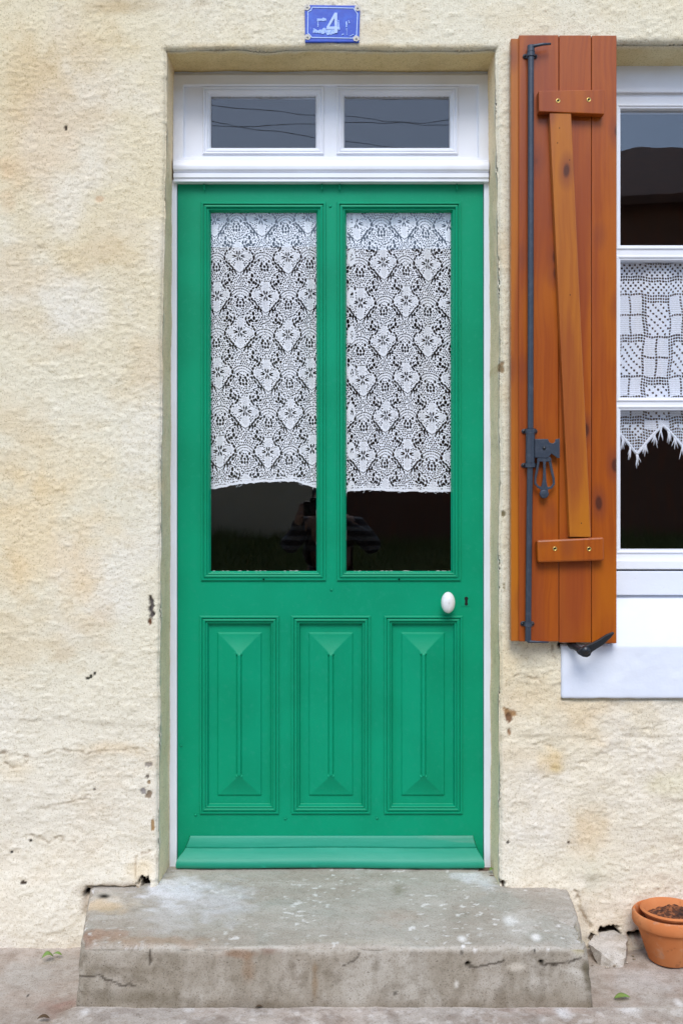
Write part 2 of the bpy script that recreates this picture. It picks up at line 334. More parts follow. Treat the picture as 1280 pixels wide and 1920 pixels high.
pits = [  # px, py, rx, ry, depth, colour; near-black ones have recess shade painted in
    (286, 1143, 5, 20, .012, (95, 90, 88)), (284, 1168, 3, 5, .006, (110, 80, 60)), (165, 1273, 4, 3, .004, (60, 60, 50)), (171, 1268, 2.5, 3, .004, (60, 60, 50)), (178, 1263, 2.5, 4, .004, (50, 50, 45)),
    (282, 1434, 8, 4, .003, (150, 142, 130)), (272, 1482, 5, 5, .003, (150, 145, 140)), (285, 1490, 7, 6, .004, (140, 125, 105)), (284, 1468, 3, 4, .003, (150, 130, 100)), (178, 1480, 3, 3, .002, (120, 112, 100)),
    (292, 1545, 3, 12, .003, (165, 135, 95)), (952, 1335, 12, 9, .004, (170, 135, 95)), (954, 1348, 6, 9, .005, (120, 90, 65)), (952, 1372, 4, 6, .004, (150, 120, 90)), (274, 1652, 11, 8, .03, (22, 17, 12)), (166, 1671, 5, 6, .02, (30, 24, 18)),
    (940, 1658, 4, 8, .012, (60, 48, 38)), (1048, 1208, 4, 5, .01, (30, 26, 22)), (937, 690, 4, 10, .003, (150, 128, 95)), (124, 240, 2, 4, .003, (70, 60, 50)), (58, 1576, 3, 1.5, .002, (60, 55, 50)), (22, 1598, 3, 2, .002, (50, 48, 45)), (48, 1651, 4, 2, .002, (70, 60, 50)),
    (280, 1456, 3, 3, .002, (120, 112, 100)), (941, 962, 3, 7, .003, (130, 120, 90)), (942, 1100, 3, 12, .002, (150, 140, 110)), (1065, 1580, 2, 2, .002, (90, 75, 60)), (950, 1580, 2, 2, .002, (40, 38, 35)), (188, 372, 7, 6, .001, (208, 184, 150)), (1136, 1737, 20, 8, .035, (34, 26, 20)), (1182, 1742, 16, 5, .03, (40, 32, 24)), (1105, 1752, 7, 10, .03, (44, 36, 28))]
Yg = walldisp(GX, GZ)
Yg = Yg*(1-.95*((GX > X(1050)) & (GX < WR+.14) & (GZ > Z(1312)) & (GZ < WB)))
# rounded arrises round both openings
def rectd(x, z, x0, x1, z0, z1):
    dx = np.maximum(np.maximum(x0-x, x-x1), 0); dz = np.maximum(np.maximum(z0-z, z-z1), 0); return np.hypot(dx, dz)
dd = rectd(GX, GZ, DL, DR, -1, ZT); dw = rectd(GX, GZ, WL, WR, WB, WT)
er = .010+.010*fbm(GX, GZ, 14, 3, 60)
for dz_ in (dd, dw):
    q = np.clip(er-dz_, 0, None); Yg += er-np.sqrt(np.clip(er**2-q**2, 0, None))
col = np.zeros(GX.shape+(3,))
# ---- plaster colours
def blend(m, c): 
    global col
    col = col*(1-m[..., None])+np.array(lin(c))*m[..., None]
col[:] = lin((222, 215, 190))
blend(sst(.40, .72, fbm(GX, GZ, 1.7, 5, 71))*.6, (218, 202, 162))
blend(sst(.50, .75, fbm(GX, GZ, 3.1, 5, 75))*.40, (230, 226, 216))
blend(sst(.55, .80, fbm(GX*.8, GZ*1.3, 6, 5, 79))*.38, (206, 182, 138))
blend(sst(.9, .35, GZ)*.35, (230, 224, 214))
blobs = [(40, 150, 70, 60, .55, (205, 180, 135)), (150, 100, 60, 60, .5, (208, 184, 138)), (110, 200, 70, 60, .35, (205, 180, 140)), (270, 10, 80, 14, .45, (180, 160, 125)), (215, 15, 40, 12, .5, (190, 165, 120)),
    (60, 270, 80, 60, .35, (214, 186, 146)), (12, 320, 26, 40, .6, (206, 172, 128)), (70, 330, 40, 30, .3, (205, 178, 140)), (210, 460, 50, 60, .35, (205, 185, 150)), (60, 430, 40, 25, .3, (200, 182, 145)),
    (60, 1010, 110, 90, .42, (222, 190, 130)), (150, 1080, 30, 60, .35, (218, 184, 124)), (10, 1075, 40, 40, .4, (215, 186, 136)), (90, 880, 90, 60, .30, (222, 198, 150)), (20, 790, 50, 40, .25, (210, 190, 150)), (185, 1150, 25, 25, .25, (205, 175, 130)), (120, 1225, 14, 14, .4, (196, 175, 140)),
    (200, 1405, 60, 12, .35, (206, 178, 130)), (30, 1440, 40, 20, .3, (215, 190, 140)), (1035, 1420, 20, 26, .55, (214, 180, 110)), (1040, 1440, 12, 8, .5, (190, 160, 80)), (1090, 1345, 40, 40, .4, (218, 190, 145)), (1100, 1560, 28, 36, .5, (214, 186, 140)), (1110, 1630, 40, 30, .45, (196, 190, 160)),
    (1110, 1645, 14, 14, .3, (160, 160, 135)), (1250, 1465, 40, 20, .35, (215, 208, 165)), (1215, 1345, 30, 20, .3, (214, 196, 160)), (960, 1240, 40, 40, .4, (214, 190, 140)), (985, 1310, 60, 30, .35, (206, 178, 130)), (1180, 1700, 60, 30, .3, (200, 190, 165)),
    (20, 590, 50, 20, .25, (200, 185, 150)), (130, 655, 30, 30, .2, (210, 190, 160)), (90, 1775, 90, 12, .4, (190, 175, 150)), (275, 1625, 26, 22, .4, (226, 200, 150)), (208, 1664, 52, 8, .95, (160, 145, 125)), (170, 1690, 12, 22, .8, (170, 155, 135)), (1090, 1710, 14, 26, .7, (180, 170, 150)), (1130, 1745, 60, 10, .6, (150, 138, 118)),
    (990, 30, 70, 30, .3, (222, 204, 165)), (440, 50, 90, 30, .3, (216, 204, 170)), (640, 88, 260, 4, .35, (215, 185, 120)), (945, 800, 12, 300, .3, (210, 205, 175))]
for (px, py, rx, ry, s_, c) in blobs:
    d = np.hypot((GX-X(px))/(rx*1.35/673), (GZ-Z(py))/(ry*1.35/673))+(fbm(GX, GZ, 16, 4, int(px+py) % 97+100)-.5)*1.5
    blend(sst(1.35, .05, d)*s_*.95, c)
for pts, w, dep in cracks:
    P = [(X(a), Z(b)) for a, b in pts]; x0, x1 = min(p[0] for p in P)-.03, max(p[0] for p in P)+.03; z0, z1 = min(p[1] for p in P)-.03, max(p[1] for p in P)+.03
    i0, i1 = np.searchsorted(xs, [x0, x1]); j0, j1 = np.searchsorted(zs, [z0, z1]); sl = (slice(j0, j1), slice(i0, i1))
    xx = GX[sl]+(fbm(GX[sl], GZ[sl], 60, 3, 210)-.5)*.016; zz = GZ[sl]+(fbm(GX[sl], GZ[sl], 60, 3, 215)-.5)*.016
    d = segdist(xx, zz, P); wd = w*.001+.0012
    mk = sst(wd*1.6, wd*.3, d)*sst(.25, .5, fbm(GX[sl], GZ[sl], 25, 2, 220))
    Yg[sl] += mk*dep*.8
    Yg[sl] -= sst(.018, .002, d)*sst(-.001, .001, zz-P[0][1])*.0015
    k = (mk*min(.8, .15+dep*100)*sst(.3, .6, fbm(GX[sl], GZ[sl], 70, 3, 225)))[..., None]; col[sl] = col[sl]*(1-k)+np.array(lin((128, 106, 78)))*k
for (px, py, rx, ry, dep, c) in pits:
    x0, z0 = X(px), Z(py); i0, i1 = np.searchsorted(xs, [x0-.06, x0+.06]); j0, j1 = np.searchsorted(zs, [z0-.06, z0+.06]); sl = (slice(j0, j1), slice(i0, i1))
    d = np.hypot((GX[sl]-x0)/(rx/673+.0008), (GZ[sl]-z0)/(ry/673+.0008))+(fbm(GX[sl], GZ[sl], 90, 3, int(px) % 50+300)-.5)*1.7
    mk = sst(1.15, .75, d); Yg[sl] += mk*dep; k = mk[..., None]; col[sl] = col[sl]*(1-k)+np.array(lin(c))*k
lump = sst(.004, -.003, rectd(GX+(fbm(GX, GZ, 50, 3, 230)-.5)*.012, GZ+(fbm(GX, GZ, 50, 3, 233)-.5)*.012, X(259), X(312), Z(1648), Z(1602))); Yg -= lump*.007
bandm = sst(.006, .0, rectd(GX, GZ+(fbm(GX, GZ, 40, 3, 236)-.5)*.014, X(165), X(256), Z(1680), Z(1661))); Yg += bandm*.014
# lateral wander of the opening's edges
def dleft(z): return np.interp(z, [0, Z(1640), Z(1000), Z(700), Z(500), Z(93)], [X(299), X(299), X(299), X(304), X(306), X(313)])-DL
def dright(z): return np.interp(z, [0, Z(1640), Z(1300), Z(900), Z(400), Z(93)], [X(934), X(934), X(937), X(938), X(935), X(928)])-DR
wob = (fbm(GZ*0, GZ, 9, 4, 90)-.5)*.012
XX = GX+(dleft(GZ)+wob)*np.exp(-abs(GX-DL)/.05)+(dright(GZ)-wob)*np.exp(-abs(GX-DR)/.05)*(GX > 0)
ZZ = GZ+(fbm(GX, GX*0, 8, 3, 95)-.5)*.010*np.exp(-abs(GZ-ZT)/.04)*(GX < .6)
V = np.stack([XX, Yg, ZZ], -1).reshape(-1, 3); VC = col.reshape(-1, 3)*np.array([1.05, 1.03, 1.05])
idx = np.arange(nx*nz).reshape(nz, nx)
keep = np.ones((nz-1, nx-1), bool); keep[:jT, iL:iR] = False; keep[wB:wT, wL:wR] = False
jj, ii = np.nonzero(keep); Fq = np.stack([idx[jj, ii], idx[jj, ii+1], idx[jj+1, ii+1], idx[jj+1, ii]], 1)
Vs, Fs, Cs = [V], [Fq], [VC]; nv = len(V)
def reveal(start_idx, ends, ycol, along, amp, flip):
    """strip from the wall arris back into the opening"""
    global nv
    P0 = V[start_idx]; n = len(P0); T = 34; ts = np.linspace(0, 1, T)[1:]; prev = start_idx; ln = len(P0)
    sdist = np.minimum(np.abs(along-along[0]), np.abs(along-along[-1])); tap = sst(0, .04, sdist)
    for t in ts:
        p = P0*(1-t)+ends*t
        nn = (fbm(along, np.full(n, t*.21), 12, 4, 400)-.5)*.008+(fbm(along, np.full(n, t*.21), 90, 3, 405)-.5)*.0026
        for k in range(3): p[:, k] += nn*tap*amp[k]*(1-.5*t)
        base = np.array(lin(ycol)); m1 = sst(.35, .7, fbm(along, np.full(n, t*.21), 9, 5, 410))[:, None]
        c = Cs[0][start_idx]*(1-.75*sst(0, .12, np.full(n, t)))[:, None]+(base*(1-m1*.55)+np.array(lin((196, 166, 100) if amp[2] else (248, 216, 166)))*m1*.55)*(.75*sst(0, .12, np.full(n, t)))[:, None]  # side plaster colours compensate for shade and green bounce from the door
        cur = np.arange(nv, nv+n); nv += n; Vs.append(p); Cs.append(c)
        q = np.stack([prev[:-1], prev[1:], cur[1:], cur[:-1]], 1); Fs.append(q[:, ::-1] if flip else q); prev = cur
ye = .215
zl = zs[:jT+1]; sL = idx[:jT+1, iL]; zbT = Z(134, YD)
eL = np.stack([np.interp(zl, [0, Z(340, YD), zbT], [X(321, YD), X(324, YD), X(328, YD)]), np.full(jT+1, ye), V[sL][:, 2]*1.0], 1); eL[-1, 2] = zbT
reveal(sL, eL, (255, 229, 184), zl, (1, 0, 0), False)  # side colour lightened and warmed to offset shade and green bounce
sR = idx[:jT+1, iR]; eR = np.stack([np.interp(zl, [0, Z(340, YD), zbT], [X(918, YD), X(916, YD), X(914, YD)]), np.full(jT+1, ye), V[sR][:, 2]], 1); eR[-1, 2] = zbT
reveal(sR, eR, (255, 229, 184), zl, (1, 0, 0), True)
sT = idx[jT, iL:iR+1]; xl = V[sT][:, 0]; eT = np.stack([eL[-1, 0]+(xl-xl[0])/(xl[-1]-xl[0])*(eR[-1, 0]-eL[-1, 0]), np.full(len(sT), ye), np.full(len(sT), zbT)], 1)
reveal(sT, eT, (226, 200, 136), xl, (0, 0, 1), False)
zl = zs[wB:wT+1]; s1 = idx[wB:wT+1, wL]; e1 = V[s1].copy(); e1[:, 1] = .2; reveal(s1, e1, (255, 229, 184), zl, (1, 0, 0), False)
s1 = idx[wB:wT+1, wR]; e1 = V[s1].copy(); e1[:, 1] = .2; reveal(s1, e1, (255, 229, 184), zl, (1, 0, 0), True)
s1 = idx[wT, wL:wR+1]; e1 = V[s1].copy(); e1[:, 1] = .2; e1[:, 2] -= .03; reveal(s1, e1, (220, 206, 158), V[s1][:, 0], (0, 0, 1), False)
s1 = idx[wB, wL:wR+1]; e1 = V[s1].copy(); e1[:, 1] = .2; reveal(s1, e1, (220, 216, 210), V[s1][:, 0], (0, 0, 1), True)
V = np.concatenate(Vs); Fq = np.concatenate(Fs); VC = np.concatenate(Cs)
used = np.zeros(len(V), bool); used[Fq.ravel()] = True; rm = np.cumsum(used)-1
me = nmesh('wall', V[used], rm[Fq]); setcol(me, VC[used]); wall = link('wall', me, M_wall, house, True)
# room behind (closed box, open towards the openings)
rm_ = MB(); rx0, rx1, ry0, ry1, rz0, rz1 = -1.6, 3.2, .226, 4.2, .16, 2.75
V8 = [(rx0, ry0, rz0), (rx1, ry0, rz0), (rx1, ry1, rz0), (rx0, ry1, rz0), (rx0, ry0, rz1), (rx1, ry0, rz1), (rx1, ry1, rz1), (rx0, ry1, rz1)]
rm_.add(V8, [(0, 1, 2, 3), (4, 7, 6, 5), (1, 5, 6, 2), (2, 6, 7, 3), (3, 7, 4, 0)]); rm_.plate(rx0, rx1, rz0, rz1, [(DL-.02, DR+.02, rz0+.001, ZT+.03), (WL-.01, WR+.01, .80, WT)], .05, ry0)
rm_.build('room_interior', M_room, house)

# ------------------------------------------------------------------ door
def rect(px0, px1, py0, py1, y): return (X(px0, y), X(px1, y), Z(py1, y), Z(py0, y))
ZS = .163
dx0, dx1, dz0, dz1 = rect(333.5, 905, 340, 1627, YD)
gl = [rect(378, 610, 380, 1088, YD), rect(632.5, 862.5, 380, 1088, YD)]
pn = [rect(375.5, 522, 1155, 1525, YD), rect(547, 693.5, 1155, 1525, YD), rect(720.5, 865.5, 1155, 1525, YD)]
MW = .0265
holes = [(a+.018, b-.018, c+.018, d-.018) for a, b, c, d in gl+pn]
door = MB().plate(dx0, dx1, dz0, dz1, holes, YD, YD+.045).build('door', M_green, house)
tag(door, 'green painted panelled door with two lace-curtained glass lights')
prof = [(-.0015, 0), (-.001, .0045), (.0015, .0062), (.0048, .0062), (.0058, .0015), (.0080, .0015), (.0088, .0050), (.0125, .0062), (.0148, .0050), (.0156, -.0010), (.0178, -.0010), (.0186, .0018), (.0215, .0005), (.0235, -.006), (MW, -.0125)]
for r in gl:
    MB().frame(*r, prof, YD).build('glazing_moulding', M_green, door)
    a, b, c, d = r; i = MW-.001
    MB().box(a+i-.006, b-i+.006, YD+.0145, YD+.0175, c+i-.006, d-i+.006).build('glass_pane', M_glass, door)
    pu = putty_ring(a+i, b-i, c+i, d-i, YD+.0136, int(a*1000), (.0019, .0010, .0006))
    pu.build('putty', M_putty, door)
profp = prof[:-2]+[(.0222, -.003), (.0245, -.010), (MW, -.0115)]
for r in pn:
    MB().frame(*r, profp, YD).build('panel_moulding', M_green, door)
    a, b, c, d = r; a += .024; b -= .024; c += .024; d -= .024; g = 17/636+.0005
    nxp, nzp = 150, 330; gx, gz = np.meshgrid(np.linspace(a, b, nxp), np.linspace(c, d, nzp)); cx = (a+b)/2
    fx = np.minimum(gx-(a+g), (b-g)-gx); fzt = (d-g)-gz; fzb = gz-(c+g); hw = (b-a)/2-g
    hs = fx/hw; ht = fzt/(hw*.98); hb_ = fzb/(hw*.98); m = np.minimum(np.minimum(hs, ht), hb_)
    inside = sst(-.0012, .0014, np.minimum(fx, np.minimum(fzt, fzb)))
    h = .0045*inside+np.clip(m, 0, 1)**1.5*.0175*inside
    bead = sst(.0062, .0042, abs(gx-cx))*sst(.93, 1.02, np.minimum(ht, hb_)); groove = sst(.0022, .0005, abs(abs(gx-cx)-.0066))*sst(.95, 1.05, np.minimum(ht, hb_))
    cusp = sst(.0035, .0, abs(abs(gx-cx)-.0075))*sst(.86, .95, np.minimum(ht, hb_))*sst(1.04, .97, np.minimum(ht, hb_)); h = h+cusp*.0025+bead*(.0022-.0012*sst(.0016, .0, abs(gx-cx)))-groove*.0045
    Vp = np.stack([gx, (YD+.0112)-h, gz], -1).reshape(-1, 3); ix = np.arange(nxp*nzp).reshape(nzp, nxp)
    Fp = np.stack([ix[:-1, :-1].ravel(), ix[:-1, 1:].ravel(), ix[1:, 1:].ravel(), ix[1:, :-1].ravel()], 1)
    link('raised_panel', nmesh('raised_panel', Vp, Fp), M_green, door, True)
# weather board at the foot
wb = []; 
P_ = [(1566, 0.000, 357, 886), (1567.5, .006, 357, 886), (1572, .010, 356, 887), (1580, .011, 353, 889), (1586, .0145, 350, 891), (1588.5, .0145, 349, 892), (1590, .0125, 348.5, 892.5), (1592, .0150, 347, 893.5), (1597, .0215, 344, 896), (1603, .0290, 339, 900), (1610, .0365, 333, 904), (1615, .0415, 331, 907), (1621, .0435, 329.5, 908), (1627, .042, 330, 907.5), (1628, .038, 331, 907), (1629, 0, 333, 905)]
rows = []
for (py, out, pl, pr) in P_:
    y = YD-out; zb = max(Z(py, y), ZS+.004); row = []
    for k in range(81):
        u = k/80; x = X(pl, y)*(1-u)+X(pr, y)*u; row.append((x, y+(random.random()-.5)*.0008*(out > .01), zb+.0012*math.sin(u*9+py*.01)*(out > .01)))
    rows.append(row)
Vw = [p for r_ in rows for p in r_]; n_ = 81
Fw = [(i*n_+k, (i+1)*n_+k, (i+1)*n_+k+1, i*n_+k+1) for i in range(len(rows)-1) for k in range(n_-1)]
Fw += [tuple(i*n_ for i in range(len(rows)-1, -1, -1)), tuple(i*n_+n_-1 for i in range(len(rows)))]
m_ = MB(); m_.add(Vw, Fw); o = m_.build('weather_board', M_greenH, door, smooth=True); autosmooth(o, 50)
# knob, keyhole, screw dots, hooks
yk = YD-.04
kn = MB(); kp = [(.0085, 0), (.0085, .003), (.007, .004), (.007, .018)]
kn.lathe(kp, (X(840, yk), YD, Z(1130, yk)), 'y', 24)
pr2 = [(.0205*math.sin(t), .016+.019-.019*math.cos(t)) for t in np.linspace(.25, math.pi, 18)]
kn.lathe(pr2, (X(840, yk), YD, Z(1130, yk)), 'y', 36, 1, 1.52); o = kn.build('knob', M_porc, door, smooth=True)
tag(o, 'white oval porcelain door knob')
zc, xc = Z(1126, YD), X(873.5, YD)
MB().plate(xc-.017, xc+.012, zc-.017, zc+.019, [], YD-.0012, YD+.001).build('keyhole_plate', M_green, door, bevel=.001)
kh = MB(); kh.lathe([(.0056, 0), (.0056, .0004)], (xc, YD-.0013, zc+.006), 'y', 16); kh.prism([(xc-.0038, zc-.011), (xc+.0038, zc-.011), (xc+.0036, zc+.004), (xc-.0036, zc+.004)], YD-.0015, YD-.0012)
kh.lathe([(.0048, 0), (.0048, .0005)], (xc, YD-.0013, zc-.010), 'y', 16); kh.build('painted_keyhole', M_dark, door)
for px in (494.5, 747.5): MB().lathe([(.0028, 0), (.0024, .001), (.0004, .0011)], (X(px, YD), YD, Z(1086, YD)-.0), 'y', 12).lathe([(.0, .0), (.0028, .0)], (X(px, YD), YD-.0068, Z(1086, YD)), 'y', 12).build('painted_screw_hole', M_dark, door)
for px, py in ((367, 1528), (535, 1535), (706.5, 1534), (619, 387), (621, 1106), (340, 1398)): MB().lathe([(.0042, 0), (.0036, .0018), (.0015, .0028), (.0002, .003)], (X(px, YD), YD, Z(py, YD)), 'y', 14).build('wooden_peg', M_green, door, smooth=True)
for px in (383.5, 603.5, 636.5, 855.5):
    x, z = X(px, YD), Z(347, YD)
    MB().tube([(x, YD+.002, z), (x, YD-.006, z), (x, YD-.0085, z-.004), (x, YD-.0075, z-.012), (x+.001, YD-.009, z-.017)], .0023, 8).build('curtain_hook', M_green, door, smooth=True)

# door frame and transom
tz1 = Z(128, YD-.012); cz0, cz1 = Z(338, YD-.03), Z(299, YD-.03)
df = MB(); yj = YD-.010
df.box(X(318, yj), dx0-.0015, yj, YD+.06, .12, Z(337, yj)); df.box(dx1+.0015, X(922, yj), yj, YD+.06, .12, Z(337, yj)); df.box(dx0+.002, dx1-.002, YD+.046, YD+.062, dz1-.01, dz1+.05)
frm = df.build('door_frame', M_white, house, bevel=.0012)
tw0, tw1 = X(322, yj), X(919, yj); yt = YD-.004
tl = [rect(380, 607, 163, 290, yt), rect(630.5, 858, 163, 290, yt)]
tr = MB().plate(tw0, tw1, Z(320, yt), Z(122, yt), [(a+.016, b-.016, c+.016, d-.016) for a, b, c, d in tl], yt, yt+.05)
transom = tr.build('transom_window', M_white, house, bevel=.001); tag(transom, 'white two-light transom window above the green door')
o = MB().frame(tw0+.004, tw1-.004, Z(318, yt), Z(142, yt), [(0, 0), (0, .0085), (.002, .0105), (.030, .0105), (.032, .0085), (.0335, .0)], yt).build('outer_moulding', M_white, transom)
profw = [(0, 0), (.0005, .0045), (.0030, .0062), (.0062, .005), (.0070, .0012), (.0095, .0012), (.0105, .0035), (.0140, .003), (.0160, -.002), (.0205, -.004), (.0240, -.012)]
for r in tl:
    MB().frame(*r, profw, yt).build('glazing_moulding', M_white, transom); a, b, c, d = r; i = .0225
    MB().box(a+i-.004, b-i+.004, yt+.0145, yt+.0175, c+i-.004, d-i+.004).build('glass_pane', M_glass, transom)
    pu = putty_ring(a+i, b-i, c+i, d-i, yt+.0136, int(a*1000)+5, (.0008, .0012, .0022))
    pu.build('putty', M_putty, transom)
# cornice between transom and door: half round over a fillet
cp = [(yt, cz1+.004), (yt-.010, cz1+.003), (yt-.018, cz1), (yt-.024, cz1-.004), (yt-.0295, cz1-.012), (yt-.031, cz1-.022), (yt-.029, cz1-.030), (yt-.024, cz1-.035), (yt-.020, cz1-.036), (yt-.020, cz1-.038), (yt-.026, cz1-.040), (yt-.026, cz1-.052), (yt-.022, cz1-.054), (yt-.022, cz0-.002), (yt+.03, cz0-.002)]
cl0, cl1 = X(325, yt-.03), X(916.5, yt-.03); m_ = MB(); n = len(cp)
m_.add([(cl0, y, z) for y, z in cp]+[(cl1, y, z) for y, z in cp], [(i, i+1, i+1+n, i+n) for i in range(n-1)]+[tuple(range(n)), tuple(range(2*n-1, n-1, -1))])
o = m_.build('cornice_moulding', M_white, transom, smooth=True); autosmooth(o, 28)

# ------------------------------------------------------------------ kitchen window
wx0, wx1 = WL-.01, WR+.01
fz = [Z(p, YW) for p in (203, 460, 487, 745, 768, 1030)]
gL0 = X(1162, YW); gR0 = WR-(gL0-WL); mid = (gL0+gR0)/2
lights = []
for (a, b) in ((gL0, mid-.045), (mid+.045, gR0)):
    for k in (0, 2, 4): lights.append((a, b, fz[k+1], fz[k]))
wz0 = Z(1067, YW)
win = MB().plate(wx0, wx1, wz0, WT+.01, lights, YW, YW+.045).build('window', M_white, house, bevel=.0015); tag(win, 'white casement window with crocheted curtain behind the shutter')
o = MB().plate(wx0, wx1, Z(172, YW-.012), WT+.012, [], YW-.012, YW-.0005).build('head_frame', M_white, win, bevel=.002)
for r in lights:
    a, b, c, d = r; MB().frame(a-.012, b+.012, c-.012, d+.012, [(0, 0), (.001, .003), (.004, .004), (.0065, .003), (.0085, -.002), (.012, -.010), (.013, -.018)], YW).build('glazing_bead', M_white, win)
    MB().box(a-.003, b+.003, YW+.016, YW+.019, c-.003, d+.003).build('glass_pane', M_glass2, win)
o = MB().box(wx0, wx1, YW-.016, YW, wz0, Z(1050, YW)).build('bottom_rail', M_white, win, bevel=.003)
o = MB().box(wx0, wx1, YW-.012, YW+.05, Z(1116, YW-.012), wz0-.005).build('sub_sill', M_sillw, win, bevel=.003)
# rough-faced masonry pieces ---------------------------------------------------------------
def rough_box(name, lo, hi, res, rad, dispf, colf, m, parent=None, warp=None, skip=()):
    lo = np.array(lo, float); hi = np.array(hi, float); Vv = []; Ff = []; nvx = 0
    for ax in range(3):
        u, v = [k for k in range(3) if k != ax]
        nu = max(2, int((hi[u]-lo[u])/res)+1); nw = max(2, int((hi[v]-lo[v])/res)+1)
        A, B = np.meshgrid(np.linspace(lo[u], hi[u], nu), np.linspace(lo[v], hi[v], nw)); I = np.arange(nu*nw).reshape(nw, nu)
        for side in (0, 1):
            if (ax, side) in skip: continue
            P = np.zeros((nu*nw, 3)); P[:, u] = A.ravel(); P[:, v] = B.ravel(); P[:, ax] = (lo, hi)[side][ax]
            q = np.stack([I[:-1, :-1].ravel(), I[:-1, 1:].ravel(), I[1:, 1:].ravel(), I[1:, :-1].ravel()], 1)
            if (side == 0) != (ax == 1): q = q[:, ::-1]
            Vv.append(P); Ff.append(q+nvx); nvx += len(P)
    P = np.concatenate(Vv); Fq = np.concatenate(Ff)
    ra = rad(P) if callable(rad) else rad; ra = np.broadcast_to(np.asarray(ra)[..., None] if np.ndim(ra) else ra, P.shape)
    cl = np.minimum(np.maximum(P, lo+ra), hi-ra); d = P-cl; ln = np.linalg.norm(d, axis=1, keepdims=True)+1e-9
    N_ = d/ln; Q = cl+N_*np.minimum(ln, ra)
    Q2 = Q+N_*dispf(P)[:, None]
    if warp: Q2 = warp(Q2)
    me = nmesh(name, Q2, Fq); setcol(me, colf(Q, N_))
    bm = bmesh.new(); bm.from_mesh(me); bmesh.ops.remove_doubles(bm, verts=bm.verts, dist=1e-5); bm.to_mesh(me); bm.free()
    return link(name, me, m, parent, True)
def swarp(Q):                                               # sloping top of the window sill
    top = Q[:, 2] > WB-.03; t = np.clip((Q[:, 1]+.012)/.15, 0, 1); Q[:, 2] += np.where(top, t*(Z(1118, YW)-WB+.012), 0)*np.clip((Q[:, 2]-(WB-.03))/.03, 0, 1); 
    lf = np.exp(-abs(Q[:, 0]-X(1052))/.02); Q[:, 0] += lf*(fbm(Q[:, 2], Q[:, 2]*0, 40, 3, 500)-.5)*.008; return Q
sblock = rough_box('sill', (X(1052.5, -.02), -.020, Z(1310, -.02)), (WR+.13, .02, WB), .006, .004, lambda P: (fbm(P[:, 0], P[:, 2], 30, 4, 510)-.5)*.003,
    lambda P, N: np.ones((len(P), 3))*.8, M_sillw, win)
sl_ = rough_box('sloping_sill', (WL-.004, -.019, WB-.02), (WR+.004, .17, WB+.001), .008, .003, lambda P: (fbm(P[:, 0], P[:, 1], 30, 4, 512)-.5)*.002, lambda P, N: np.ones((len(P), 3))*.8, M_sillw, win, warp=swarp)

